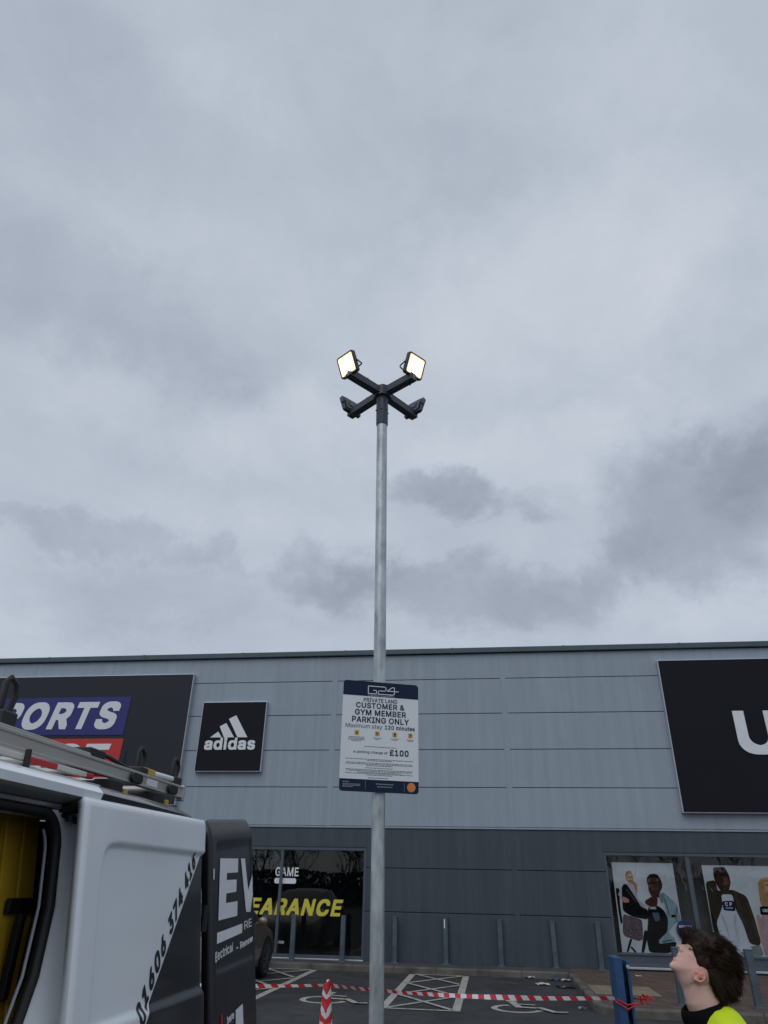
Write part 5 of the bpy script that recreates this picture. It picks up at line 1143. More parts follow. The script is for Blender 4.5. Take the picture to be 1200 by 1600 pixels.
# sliding door, slid back along the side
def ss(a, b_, x):
    t = max(0.0, min(1.0, (x - a) / (b_ - a))); return t * t * (3 - 2 * t)
def door_y(u, z):
    y = dlat(z)
    rec = ss(2.335, 2.36, u) * ss(1.292, 1.325, z) * (1 - ss(1.785, 1.812, z))
    # rounded upper corner of the pressing
    d = math.hypot(max(0, 2.43 - u), max(0, z - 1.72))
    if u < 2.43 and z > 1.72: rec *= 1 - ss(0.065, 0.095, d)
    lowr = ss(2.335, 2.36, u) * (1 - ss(1.02, 1.05, z)) * ss(0.60, 0.63, z)
    e = -0.0
    if z > 1.90: e = 0.035 * ((z - 1.90) / 0.03) ** 2 * 0.35
    return y + 0.016 * rec + 0.012 * lowr + e + 0.008 * (1 - ss(U0, U0 + 0.02, u))
U0, U1 = 2.215, 3.285
uu = sorted(set([U0, U0 + 0.006, U0 + 0.02] + [2.33 + 0.005 * k for k in range(8)] + [2.245 + 0.03 * k for k in range(3)] + [2.38 + 0.01 * k for k in range(6)] + [2.45 + 0.05 * k for k in range(17)] + [U1 - 0.01, U1]))
zz = sorted(set([0.45, 0.55] + [0.595 + 0.01 * k for k in range(5)] + [0.7, 0.8, 0.9, 0.98] + [1.015 + 0.008 * k for k in range(6)] + [1.1, 1.16, 1.22, 1.27] + [1.288 + 0.0055 * k for k in range(8)] + [1.36 + 0.06 * k for k in range(6)] + [1.71 + 0.01 * k for k in range(7)] + [1.78 + 0.005 * k for k in range(9)] + [1.84, 1.87, 1.895, 1.905, 1.915, 1.924]))
b = MB()
ROWS = [[(u, door_y(u, z), z + (0.012 * (u - 2.2) if z > 1.86 else 0)) for u in uu] for z in zz]
b.grid(ROWS)
def rule_door(t, sx, sz):
    # diagonal edge of the wrap from (2.731, 1.272) to (3.281, 1.807)
    k = (1.807 - 1.272) / (3.281 - 2.731)
    d = tmath(t, 'SUBTRACT', tmath(t, 'MULTIPLY', tmath(t, 'SUBTRACT', sx, 2.731 - 0.9), k), tmath(t, 'SUBTRACT', sz, 1.272))
    return tmath(t, 'GREATER_THAN', d, 0.0)
sdoor = obj('sliding_door', b, wrap_mat('sliding_door_paint', rule_door), van, smooth=40)
so = sdoor.modifiers.new('sheet', 'SOLIDIFY'); so.thickness = 0.026; so.offset = -1
me = sdoor.data
# make sure the sheet thickens away from the camera
if sum(p.normal.y for p in me.polygons) > 0: so.offset = 1
DD = Vector((3.281 - 2.731, 1.807 - 1.272)); dl = DD.length; DD.normalize(); DN = Vector((-DD.y, DD.x))
def diag_fn(a, c, t):
    # a along the wrap edge, c square to it; the digits lean with the sheet
    q = Vector((2.731, 1.272)) + DD * a + DN * c
    return (q.x, door_y(q.x, q.y) - 0.0015 - t, q.y)
M['digit_black'] = mat('digit_black', (0.010, 0.010, 0.012), 0.45)
PH = MB()
def digits(s_, a0, a1, sh=0.30):
    lettering('phone_number', s_, M['digit_black'], sdoor, (a0, 0.012, a1, 0.072), lambda a, c, t: diag_fn(a + (c - 0.012) * sh, c, t), thick=0.0012, bold=0.055, space=1.06)
digits('01606', -0.035, 0.275)
digits('374', 0.325, 0.495)
digits('416', 0.535, 0.680)
# strip of roof wrap seen above the slid door is part of the body paint; rear door swung open beside the body
HINGE = Vector((3.345, 1.145))
DAZ = R(3.5)
RD = VAN @ Matrix.Translation((HINGE.x, HINGE.y, 0)) @ Matrix.Rotation(VAZ - DAZ, 4, 'Z')
DT = 0.14
def rdy(z): return DT * (z - 1.3)
def rear_y(u, z):
    rec = ss(0.17, 0.21, u) * (1 - ss(0.93, 0.96, u)) * ss(1.322, 1.36, z) * (1 - ss(1.80 + 0.085 * u, 1.86 + 0.09 * u, z))
    low = ss(0.10, 0.13, u) * 0
    top = 0.0
    zt = 1.945 + 0.075 * u
    if z > zt - 0.09: top = 0.035 * ((z - zt + 0.09) / 0.09) ** 2
    return rdy(z) + 0.009 * rec + top
ux = [0.115, 0.118, 0.125, 0.15] + [0.165 + 0.01 * k for k in range(7)] + [0.24 + 0.06 * k for k in range(11)] + [0.92 + 0.008 * k for k in range(6)]
ux = sorted(set(ux)); UR = 0.955
b = MB(); rows = []
zb = [0.45, 0.7, 0.9, 1.05, 1.15, 1.25, 1.30] + [1.315 + 0.007 * k for k in range(9)] + [1.40 + 0.06 * k for k in range(7)]
for z in zb: rows.append([(u, rear_y(u, z), z) for u in ux])
for k in range(12):
    f = k / 11
    r = []
    for u in ux:
        zt = 1.945 + 0.075 * u
        if u < 0.165: zt -= 0.05 * (1 - math.sqrt(max(0, 1 - ((0.165 - u) / 0.05) ** 2)))
        z = 1.79 + (zt - 1.79) * f; r.append((u, rear_y(u, z), z))
    rows.append(r)
b.grid(rows)
rdoor = obj('rear_door', b, M['van_dark'], None, smooth=40, base=(0, 0, 0), frame=RD)
def parent_keep(o, p): o.parent = p; o.matrix_parent_inverse = Matrix.Identity(4); o.matrix_local = (p.matrix_world.inverted() @ RD)
bpy.context.view_layer.update()
parent_keep(rdoor, van)
rdoor['label'] = 'dark rear door swung open with large white letters'
so = rdoor.modifiers.new('sheet', 'SOLIDIFY'); so.thickness = 0.05; so.offset = 1 if sum(p.normal.y for p in rdoor.data.polygons) > 0 else -1
BASE[rdoor.name] = Vector((0, 0, 0))
SL = 0.052
def rfn(off=0.0):
    return lambda a, c, t: (a, rear_y(a, c + SL * (a - 0.3)) - 0.002 - off - t, c + SL * (a - 0.3))
def rclip(me_u): return min(me_u, 0.948)
def rtext(s_, box, **kw):
    return lettering('door_lettering', s_, M['sign_white'], rdoor, box, rfn(), thick=0.0012, **kw)
def rpoly(pts, mt='sign_white', name='door_lettering'):
    q = MB(); n = len(pts); a_ = [q.bm.verts.new(rfn()(x, z, 0.0012)) for x, z in pts]
    q.bm.faces.new(a_); return obj(name, q, M[mt], rdoor)
# the big E and the cut-off V
E_ = [(0.230, 1.540), (0.600, 1.540), (0.610, 1.605), (0.335, 1.605), (0.345, 1.640), (0.575, 1.640), (0.585, 1.700), (0.365, 1.700), (0.375, 1.728), (0.630, 1.728), (0.640, 1.790), (0.282, 1.790)]
E_ = [(0.235, 1.540), (0.600, 1.528), (0.612, 1.592), (0.375, 1.600), (0.385, 1.640), (0.590, 1.635), (0.600, 1.690), (0.395, 1.697), (0.402, 1.727), (0.632, 1.722), (0.642, 1.786), (0.275, 1.795)]
q = MB(); vs = [q.bm.verts.new(rfn()(x, z, 0.0012)) for x, z in E_]
bmesh.ops.triangle_fill(q.bm, use_beauty=True, use_dissolve=False, edges=[q.bm.edges.new((vs[k], vs[(k + 1) % len(vs)])) for k in range(len(vs))])
obj('door_lettering', q, M['sign_white'], rdoor)
rpoly([(0.705, 1.785), (0.800, 1.785), (0.848, 1.620), (0.905, 1.775), (0.950, 1.775), (0.950, 1.700), (0.905, 1.530), (0.800, 1.530)][:0] or [(0.705, 1.785), (0.800, 1.783), (0.862, 1.625), (0.948, 1.700), (0.948, 1.600), (0.905, 1.520), (0.800, 1.528)])
rpoly([(0.205, 1.452), (0.700, 1.444), (0.708, 1.484), (0.212, 1.494)])
rtext('RE', (0.755, 1.452, 0.930, 1.488), bold=0.0)
rtext('Electrical', (0.150, 1.388, 0.505, 1.426), bold=0.015, space=1.08)
rtext('- Renew', (0.575, 1.378, 0.940, 1.408), bold=0.04)
rpoly([(0.118, 1.712), (0.136, 1.712), (0.140, 1.755), (0.118, 1.755)])
rpoly([(0.50, 1.00), (0.66, 1.00), (0.645, 1.155), (0.50, 1.155)])
M['door_red'] = mat('door_red', (0.5, 0.02, 0.03), 0.5)
rpoly([(0.235, 1.04), (0.262, 1.04), (0.262, 1.185), (0.235, 1.185)], 'door_red'); rpoly([(0.262, 1.10), (0.33, 1.10), (0.33, 1.135), (0.262, 1.135)], 'door_red')
rtext('here', (0.345, 1.13, 0.47, 1.16), bold=0.03)
for z in (0.75, 1.55):
    q = MB(); q.tube([(0.085, 0.03 + rdy(z), z - 0.05), (0.085, 0.03 + rdy(z), z + 0.05)], 0.016, 8); q.box(0.085, 0.15, 0.02 + rdy(z), 0.045 + rdy(z), z - 0.03, z + 0.03)
    obj('hinge', q, M['van_dark'], rdoor)
# far rear door (closed), rear frame, bumper, windscreen, wheels, lamps
b = MB(); b.grid([[(3.345, y, z) for y in (YC + 0.02, 2 * YC - lat(z) - 0.03)] for z in (0.5, 1.0, 1.5, 1.9, 1.97)]); o = obj('closed_rear_door', b, M['van_dark'], van)
so = o.modifiers.new('sheet', 'SOLIDIFY'); so.thickness = 0.05
b = MB(); b.box(3.29, 3.44, lat(0.5) + 0.02, 2 * YC - lat(0.5) - 0.02, 0.36, 0.53); obj('rear_bumper', b, M['black_plastic'], van, bevel=0.03)
for s_ in (-1, 1):
    b = MB(); y = YC + s_ * (YC - lat(1.2) - 0.05); b.box(3.30, 3.352, y - 0.045, y + 0.045, 0.85, 1.35); obj('tail_lamp', b, M['tape_red'], van, bevel=0.01)
for s_ in (-1, 1):
    for x in (-1.15, 2.55):
        y = YC + s_ * 0.86; b = MB()
        b.tube([(x, y - 0.10, 0.33), (x, y - 0.09, 0.33), (x, y + 0.09, 0.33), (x, y + 0.10, 0.33)], [0.29, 0.325, 0.325, 0.29], 28)
        wh = obj('wheel', b, M['rubber'], van, smooth=40)
        b = MB(); b.tube([(x, y - 0.106 if s_ < 0 else y + 0.106, 0.33), (x, y, 0.33)], [0.20, 0.19], 20); obj('rim', b, M['alu'], wh, smooth=40)
b = MB(); b.grid([[(-1.62 + 0.55 * k, YC + w_ * (0.62 + 0.06 * (1 - k)), 1.335 + 0.50 * k) for w_ in (-1, 0, 1)] for k in (0, 1)]); obj('windscreen', b, M['glass'], van, fix=False)

# ------------------------------------------------------------------ roof ladder, its clamps, and the yellow ladder inside
M['ladder_alu'] = mat('ladder_alu', (0.46, 0.46, 0.43), 0.38, 0.35, 0.10, 3, (0.4, 6, 6))
lad = thing('roof_ladder', 'long pale aluminium extension ladder lying along the van roof', 'ladder', (2.2, 1.6, 2.03), VAN)
def rail(name, y, z0, z1, x0_, x1_, mt, wd=0.028):
    q = MB(); q.box(x0_, x1_, y, y + wd, z0, z1); q.box(x0_, x1_ - 0.01, y - 0.004, y, z1 - 0.010, z1 + 0.001); q.box(x0_, x1_ - 0.01, y - 0.004, y, z0 - 0.001, z0 + 0.008)
    return obj(name, q, mt, lad, bevel=0.003)
rail('rail', 1.385, 2.040, 2.090, 0.3, 3.40, M['ladder_alu']); rail('rail', 1.775, 2.040, 2.090, 0.3, 3.40, M['ladder_alu'])
rail('rail', 1.420, 2.091, 2.108, 0.3, 2.55, M['ladder_alu'], 0.024); rail('rail', 1.745, 2.091, 2.108, 0.3, 2.55, M['ladder_alu'], 0.024)
for x in [0.45 + 0.28 * k for k in range(11)]:
    q = MB(); q.tube([(x, 1.39, 2.062), (x, 1.80, 2.062)], 0.015, 8); obj('rung', q, M['ladder_alu'], lad, smooth=50)
for x in (2.86, 3.24):
    q = MB(); q.prism(rounded(x - 0.05, 2.042, x + 0.05, 2.080, 0.018, 4), lambda a, c, t: (a, 1.379 - t, c), 0, 0.012); obj('rubber_plug', q, M['rubber'], lad, bevel=0.003)
q = MB(); q.box(3.385, 3.412, 1.381, 1.417, 2.028, 2.096); obj('end_cap', q, M['alu'], lad, bevel=0.004)
q = MB(); q.box(2.98, 3.09, 1.3825, 1.3842, 2.050, 2.078); obj('rating_label', q, M['sign_white'], lad)
mk = stripes('ladder_marking', (0.58, 0.56, 0.52), RED, 0.36, 'X', 0.0, 0.52)
q = MB(); q.box(0.9, 2.44, 1.330, 1.352, 2.004, 2.021); obj('striped_rail', q, mk, lad, bevel=0.003)
q = MB(); q.box(0.9, 2.5, 1.3300, 1.352, 1.976, 1.992); obj('lower_rail', q, M['ladder_alu'], lad, bevel=0.003)
q = MB(); q.tube([(2.02, 1.326, 2.035), (2.02, 1.322, 1.985), (2.05, 1.33, 1.965)], 0.010, 6); obj('strap_hook', q, M['rubber'], lad)
# roof bars
for x in (0.6, 2.66, 3.06):
    q = MB(); q.box(x - 0.03, x + 0.03, 1.40, 2 * YC - 1.40, 2.006, 2.026); rb = obj('roof_bar', q, M['black_plastic'], van, bevel=0.004)
    q = MB(); q.box(x - 0.045, x + 0.045, 1.345, 1.43, 1.972, 2.03); obj('bar_foot', q, M['rubber'], rb, bevel=0.008)
    q = MB(); q.box(x + 0.05, x + 0.075, 1.338, 1.36, 1.975, 2.005); obj('clip', q, M['notice_yellow'], rb, bevel=0.003)
def clamp(x, y, zt, label, tubex=None, twin=False, hh=0.10):
    c = thing('ladder_clamp', label, 'ladder clamp', (x, y, 2.094), VAN)
    z0 = 2.094
    q = MB(); q.box(x - 0.04, x + 0.04, y - 0.03, y + 0.04, z0, zt - hh + 0.012); obj('clamp_block', q, M['black_plastic'], c, bevel=0.006)
    q = MB(); q.tube([(x - 0.02, y, zt - hh), (x - 0.025, y, zt - 0.02), (x - 0.005, y, zt), (x + 0.03, y, zt - 0.015), (x + 0.04, y, zt - hh * 0.45), (x + 0.02, y, zt - hh)], [0.011, 0.011, 0.010, 0.010, 0.011, 0.011], 8)
    obj('handle', q, M['rubber'], c, smooth=60)
    if twin:
        q = MB(); q.tube([(x + 0.02, y + 0.09, zt - hh), (x + 0.02, y + 0.09, zt - 0.01)], 0.010, 8); obj('prong', q, M['rubber'], c, smooth=60)
    return c
c1 = clamp(2.10, 1.50, 2.275, 'black ladder clamp with a loop handle at the left end of the ladder', hh=0.12)
c2 = clamp(3.13, 1.50, 2.225, 'black ladder clamp with twin upright prongs over the middle of the ladder', twin=True, hh=0.095)
q = MB(); q.box(3.14, 3.26, 1.475, 1.515, 2.115, 2.145); obj('yellow_collar', q, M['notice_yellow'], c2, bevel=0.006)
c3 = clamp(3.53, 1.50, 2.240, 'black D shaped ladder clamp on the end of the white tube', hh=0.10)
q = MB(); q.tube([(3.22, 1.495, 2.130), (3.56, 1.495, 2.138)], 0.015, 10); obj('clamp_tube', q, M['sign_white'], c3, smooth=60)
q = MB(); q.box(2.56, 2.68, 1.43, 1.52, 2.094, 2.135); q.tube([(2.6, 1.45, 2.13), (2.75, 1.45, 2.125), (2.95, 1.44, 2.10)], 0.010, 6); cc = obj('ratchet_strap', q, M['rubber'], None, base=(2.62, 1.47, 2.094), frame=VAN, bevel=0.005)
tag(cc, 'dark bundled ratchet strap lying on top of the roof ladder', 'strap')

M['ladder_yellow'] = mat('ladder_yellow', (0.66, 0.42, 0.03), 0.45, 0, 0.18, 3)
yl = thing('step_ladder', 'yellow fibreglass step ladder standing upright inside the open van', 'step ladder', (2.33, 1.3, 0.57), VAN)
def yy(z): return 1.27 + 0.165 * (z - 0.57)
def ustile(u0_, u1_):
    q = MB()
    for (a, b_, d0, d1) in ((u0_, u1_, 0.0, 0.012), (u0_, u0_ + 0.012, 0.012, 0.05), (u1_ - 0.012, u1_, 0.012, 0.05)):
        q.bm.verts.ensure_lookup_table()
        v = [q.bm.verts.new((x, yy(z) + d, z)) for x in (a, b_) for d in (d0, d1) for z in (0.57, 1.905)]
        for f_ in ((0, 1, 3, 2), (4, 6, 7, 5), (0, 4, 5, 1), (2, 3, 7, 6), (0, 2, 6, 4), (1, 5, 7, 3)): q.bm.faces.new([v[i] for i in f_])
    return obj('stile', q, M['ladder_yellow'], yl, bevel=0.003)
ustile(2.240, 2.325); ustile(2.338, 2.425)
for z in (0.8, 1.1):
    q = MB(); q.box(2.00, 2.24, yy(z) + 0.015, yy(z) + 0.085, z - 0.012, z + 0.012); obj('step', q, M['alu'], yl, bevel=0.003)
q = MB(); q.box(2.262, 2.405, yy(1.61) - 0.022, yy(1.61) - 0.004, 1.597, 1.640)
for x in (2.272, 2.362): q.box(x, x + 0.030, yy(1.5) - 0.045, yy(1.5) - 0.02, 1.38, 1.60)
obj('hinge_bracket', q, M['rubber'], yl, bevel=0.006)

# ------------------------------------------------------------------ brown car nosed in to the kerb, behind the van's open door
def car():
    SX, Y0 = -5.50, -1.75                                   # centre line and front bumper, in the shop-front frame
    c = thing('parked_car', 'bronze brown hatchback parked nose in beside the dark shop window', 'car', (SX, Y0 - 2.1, 0), FAC)
    #        back  belt  top   w_low w_belt w_top
    st = [(0.00, 0.52, 0.56, 0.62, 0.60, 0.50), (0.10, 0.64, 0.70, 0.76, 0.74, 0.62), (0.35, 0.76, 0.84, 0.86, 0.83, 0.72), (0.95, 0.90, 1.00, 0.90, 0.87, 0.76),
          (1.25, 0.94, 1.06, 0.90, 0.88, 0.76), (1.55, 0.96, 1.28, 0.90, 0.885, 0.68), (1.95, 0.97, 1.47, 0.90, 0.89, 0.62), (2.6, 0.98, 1.53, 0.90, 0.89, 0.61),
          (3.3, 1.01, 1.50, 0.90, 0.88, 0.59), (3.85, 1.04, 1.36, 0.88, 0.85, 0.57), (4.12, 1.02, 1.08, 0.84, 0.80, 0.62), (4.22, 0.62, 0.70, 0.78, 0.72, 0.6)]
    body_, win = MB(), MB(); rings = []
    for d, bz, tz, wl, wb, wt in st:
        half = [(wl * 0.93, 0.22), (wl, 0.40), (wl * 1.005, 0.60 if bz > 0.66 else bz * .8), (wb, bz), (wt + (wb - wt) * 0.45, bz + (tz - bz) * 0.5), (wt, tz - 0.02), (wt * 0.55, tz + 0.012), (0, tz + 0.02)]
        full = [(SX + w_, z) for w_, z in half] + [(SX - w_, z) for w_, z in reversed(half[:-1])]
        rings.append([(x, Y0 - d, z) for x, z in full])
    n = len(rings[0])
    for i in range(len(rings) - 1):
        for k in range(n - 1):
            q = (rings[i][k], rings[i][k + 1], rings[i + 1][k + 1], rings[i + 1][k])
            side = k in (3, 4, n - 5, n - 6) and 4 <= i <= 8
            screen = k in (5, 6, 7, 8) and (i in (4, 5) or i in (9,))
            (win if side or screen else body_).face(q)
    body_.face(rings[0]); body_.face(rings[-1][::-1])
    for mb_ in (body_, win): bmesh.ops.remove_doubles(mb_.bm, verts=mb_.bm.verts[:], dist=0.001)
    paint = mat('car_paint', (0.21, 0.175, 0.14), 0.32, 0.45, 0.06, 2, coat=0.6)
    obj('body', body_, paint, c, smooth=38); obj('window', win, mat('car_glass', (0.01, 0.012, 0.014), 0.08), c, smooth=38)
    for s_ in (-1, 1):
        for d in (0.92, 3.42):
            x = SX + s_ * 0.80; y = Y0 - d; w_ = MB()
            w_.tube([(x - s_ * 0.10, y, 0.33), (x + s_ * 0.09, y, 0.33), (x + s_ * 0.115, y, 0.33)], [0.33, 0.33, 0.29], 30); wh = obj('wheel', w_, M['rubber'], c, smooth=40)
            w_ = MB()
            for k in range(10):
                a = R(36 * k); dd = Vector((0, math.cos(a), math.sin(a))); p0 = Vector((x + s_ * 0.118, y, 0.33))
                w_.obox(p0 + dd * 0.13, dd * 0.115, dd.cross(Vector((1, 0, 0))) * 0.016, Vector((0.006, 0, 0)))
            w_.tube([(x + s_ * 0.112, y, 0.33), (x + s_ * 0.128, y, 0.33)], [0.05, 0.045], 14)
            rows = [[(x + s_ * 0.118, y + r * math.cos(R(12 * k)), 0.33 + r * math.sin(R(12 * k))) for k in range(30)] for r in (0.225, 0.25)]
            w_.grid(rows, close=True); obj('rim', w_, M['head_grey'], wh, fix=False)
            w_ = MB(); rows = [[(SX + s_ * 0.909, y + r * math.cos(R(9 * k - 9)), 0.33 + r * math.sin(R(9 * k - 9))) for k in range(23)] for r in (0.30, 0.395)]
            w_.grid(rows); obj('wheel_arch', w_, M['rubber'], c, fix=False)
        w_ = MB(); w_.ball((SX + s_ * 1.0, Y0 - 1.72, 1.01), (0.10, 0.055, 0.075), 14, 8); w_.box(SX + s_ * 0.9 - 0.05, SX + s_ * 0.9 + 0.05, Y0 - 1.74, Y0 - 1.70, 0.96, 0.995)
        mi = obj('mirror', w_, paint, c, smooth=50)
        w_ = MB(); w_.ball((SX + s_ * 0.62, Y0 - 0.10, 0.66), (0.15, 0.08, 0.06), 14, 8); obj('headlight', w_, M['glass'], c, smooth=60)
        w_ = MB(); w_.ball((SX + s_ * 0.70, Y0 - 4.1, 0.92), (0.10, 0.08, 0.10), 12, 8); obj('tail_light', w_, M['tape_red'], c, smooth=60)
        w_ = MB(); w_.box(SX + s_ * 0.905 - 0.012, SX + s_ * 0.905 + 0.012, Y0 - 2.62, Y0 - 2.46, 0.84, 0.87); obj('door_handle', w_, M['alu'], c, bevel=0.004)
    w_ = MB(); w_.box(SX - 0.35, SX + 0.35, Y0 - 0.03, Y0 + 0.02, 0.36, 0.48); obj('grille', w_, M['black_plastic'], c, bevel=0.01)
car()

# ------------------------------------------------------------------ young man looking up at the floodlights
EX, EY, EZ = 1.214, 3.10, 1.419                           # his left ear, seen from the camera side, is 0.07 nearer
def rball(mb, c, r, tilt=0.0, seg=20, ring=14):
    """ellipsoid at head-relative (x, y, z), long axes tilted in the x-z plane"""
    mt = Matrix.Translation(Vector((EX, EY, EZ)) + Vector(c)) @ Matrix.Rotation(tilt, 4, 'Y') @ Matrix.Diagonal((*r, 1))
    bmesh.ops.create_uvsphere(mb.bm, u_segments=seg, v_segments=ring, radius=1, matrix=mt)
def rt(mb, pts, r, seg=14):
    mb.tube([Vector((EX, EY, EZ)) + Vector(p) for p in pts], r, seg)
def ends(mb, p, r): rball(mb, p, (r, r, r), 0, 12, 8)
def remesh(mb, name, voxel, it_, fac=0.5):
    bmesh.ops.recalc_face_normals(mb.bm, faces=mb.bm.faces[:])
    me = bpy.data.meshes.new(name); mb.bm.to_mesh(me); mb.bm.free()
    o = bpy.data.objects.new(name, me); col.objects.link(o)
    a = o.modifiers.new('r', 'REMESH'); a.mode = 'VOXEL'; a.voxel_size = voxel
    b_ = o.modifiers.new('s', 'SMOOTH'); b_.factor = fac; b_.iterations = it_
    dg = bpy.context.evaluated_depsgraph_get(); dg.update()
    res = bpy.data.meshes.new_from_object(o.evaluated_get(dg), depsgraph=dg)
    bpy.data.objects.remove(o); res.name = name
    res.polygons.foreach_set('use_smooth', [True] * len(res.polygons))
    return res
person = thing('person', 'young person with dark hair in yellow hi-vis jacket, head tilted back', 'person', (EX + 0.05, EY, 0.0))
TH = R(61)
fwd = Vector((-math.cos(TH), 0, math.sin(TH))); upv = Vector((math.sin(TH), 0, math.cos(TH)))
def HC(f, l, u): return fwd * f + upv * u + Vector((0, -l, 0))      # head frame (forward, left, up)
TI = -R(29)
b = MB()
rball(b, (0.048, 0, 0.018), (0.088, 0.070, 0.086))
# face: mid-line silhouette swept sideways, the nose, lips and chin fading out to a plain base contour
SIL = [(0.06, 0.112), (0.03, 0.112), (0.0, 0.107), (-0.0125, 0.1030), (-0.0245, 0.0985), (-0.0339, 0.0985), (-0.0423, 0.0988), (-0.0498, 0.0988), (-0.0554, 0.0972), (-0.0585, 0.0927), (-0.0578, 0.0883), (-0.0534, 0.0839), (-0.0515, 0.0789), (-0.0530, 0.0744), (-0.058, 0.0711), (-0.0636, 0.0673), (-0.0667, 0.0622), (-0.0672, 0.0590), (-0.0705, 0.0571), (-0.0782, 0.0562), (-0.0825, 0.0534), (-0.0833, 0.0487), (-0.0828, 0.0456), (-0.0871, 0.0424), (-0.0938, 0.0379), (-0.0988, 0.0328), (-0.0998, 0.0272), (-0.0979, 0.0213), (-0.0926, 0.0155), (-0.0851, 0.0082), (-0.0791, 0.0003), (-0.0742, -0.0131), (-0.066, -0.035), (-0.03, -0.05), (0.03, -0.05), (0.09, -0.045), (0.125, -0.01), (0.134, 0.03), (0.115, 0.08)]
BAS = [(0.06, 0.112), (0.03, 0.112), (0.0, 0.107), (-0.0125, 0.1020), (-0.020, 0.094), (-0.028, 0.087), (-0.036, 0.081), (-0.043, 0.0755), (-0.050, 0.070), (-0.057, 0.064), (-0.064, 0.057), (-0.071, 0.050), (-0.078, 0.043), (-0.084, 0.035), (-0.088, 0.028), (-0.089, 0.020), (-0.0855, 0.010), (-0.0791, 0.0003), (-0.0742, -0.0131), (-0.066, -0.035), (-0.03, -0.05), (0.03, -0.05), (0.09, -0.045), (0.125, -0.01), (0.134, 0.03), (0.115, 0.08)]
HCX, HCZ = 0.020, 0.030
def radial(P, ang):
    best = None
    d = (math.cos(ang), math.sin(ang))
    for (ax_, az_), (bx_, bz_) in zip(P, P[1:] + P[:1]):
        ax_ -= HCX; bx_ -= HCX; az_ -= HCZ; bz_ -= HCZ
        ex, ez = bx_ - ax_, bz_ - az_
        det = d[0] * (-ez) + d[1] * ex
        if abs(det) < 1e-12: continue
        r = (ax_ * (-ez) + az_ * ex) / det; t_ = (d[0] * az_ - d[1] * ax_) / det
        if r > 0 and -1e-6 <= t_ <= 1 + 1e-6: best = r if best is None else max(best, r)
    return best or 0.09
def interp(tab, x):
    for (a0, v0), (a1, v1) in zip(tab, tab[1:]):
        if a0 <= x <= a1: return v0 + (v1 - v0) * (x - a0) / (a1 - a0)
    return tab[-1][1]
WT = [(0, .072), (70, .070), (110, .064), (135, .058), (160, .050), (178, .042), (190, .044), (205, .054), (240, .060), (300, .068), (360, .072)]
SG = [(0, .02), (118, .012), (130, .0095), (142, .0120), (150, .0140), (156, .017), (165, .020), (175, .022), (190, .026), (360, .02)]
rows = []
NP, NL = 240, 48
for i in range(NP):
    dg_ = 360 * i / NP; an = R(dg_); S_ = radial(SIL, an); B_ = radial(BAS, an); Wd = interp(WT, dg_); sg_ = interp(SG, dg_)
    row = []
    for j in range(NL + 1):
        ps = -math.pi / 2 + math.pi * j / NL; sp_ = math.sin(ps); cp_ = max(0.0, math.cos(ps))
        wl_ = Wd * (1 - sp_ ** 4) + 0.064 * sp_ ** 4; y = wl_ * sp_
        r = B_ + (S_ - B_) * math.exp(-(y / sg_) ** 2)
        if 128 < dg_ < 150: r -= 0
        r *= cp_ ** 0.62
        ed = ((dg_ - 126) / 7.5) ** 2 + ((abs(y) - 0.031) / 0.013) ** 2; r -= 0.0085 * math.exp(-ed)
        bd = ((dg_ - 113) / 5) ** 2 + ((abs(y) - 0.026) / 0.022) ** 2; r += 0.004 * math.exp(-bd)
        cd_ = ((dg_ - 142) / 9) ** 2 + ((abs(y) - 0.044) / 0.016) ** 2; r += 0.0045 * math.exp(-cd_)
        md = ((dg_ - 162.5) / 1.8) ** 2 + (max(0, abs(y) - 0.016) / 0.006) ** 2; r -= 0.0030 * math.exp(-md)
        row.append((EX + HCX + r * math.cos(an), EY + y, EZ + HCZ + r * math.sin(an)))
    rows.append(row)
vg = b.grid(rows + [rows[0]])
bmesh.ops.remove_doubles(b.bm, verts=b.bm.verts[:], dist=0.00001)
for s_ in (-1, 1):
    rball(b, (-0.0475, s_ * 0.0105, 0.0790), (0.0085, 0.0058, 0.0075))
    rball(b, (-0.0180, s_ * 0.0310, 0.0795), (0.0105, 0.0135, 0.0085), TI)
    # ear
    pts = []
    for k in range(13):
        a = R(-70 + 280 * k / 12); q = HC(-0.009 + 0.0112 * -math.sin(a) * 0.95, 0.0, 0.003 + 0.0185 * -math.cos(a)); pts.append((q.x - 0.025, s_ * (0.070 + 0.008 * math.sin(k / 12 * math.pi)), q.z + 0.007))
    rt(b, pts, [0.0040] * 13, 8)
    q = HC(-0.004, 0, 0.002); q = q + Vector((-0.025, 0, 0.007)); rball(b, (q.x, s_ * 0.0665, q.z), (0.0165, 0.0085, 0.0105), TI)
    q = HC(-0.005, 0, -0.016); q = q + Vector((-0.025, 0, 0.007)); rball(b, (q.x, s_ * 0.070, q.z), (0.0085, 0.0055, 0.0075), TI)
    q = HC(0.008, 0, 0.000) + Vector((-0.025, 0, 0.007)); rball(b, (q.x, s_ * 0.070, q.z), (0.005, 0.005, 0.005), TI)
    rball(b, (0.0, s_ * 0.052, 0.01), (0.045, 0.018, 0.035), TI)
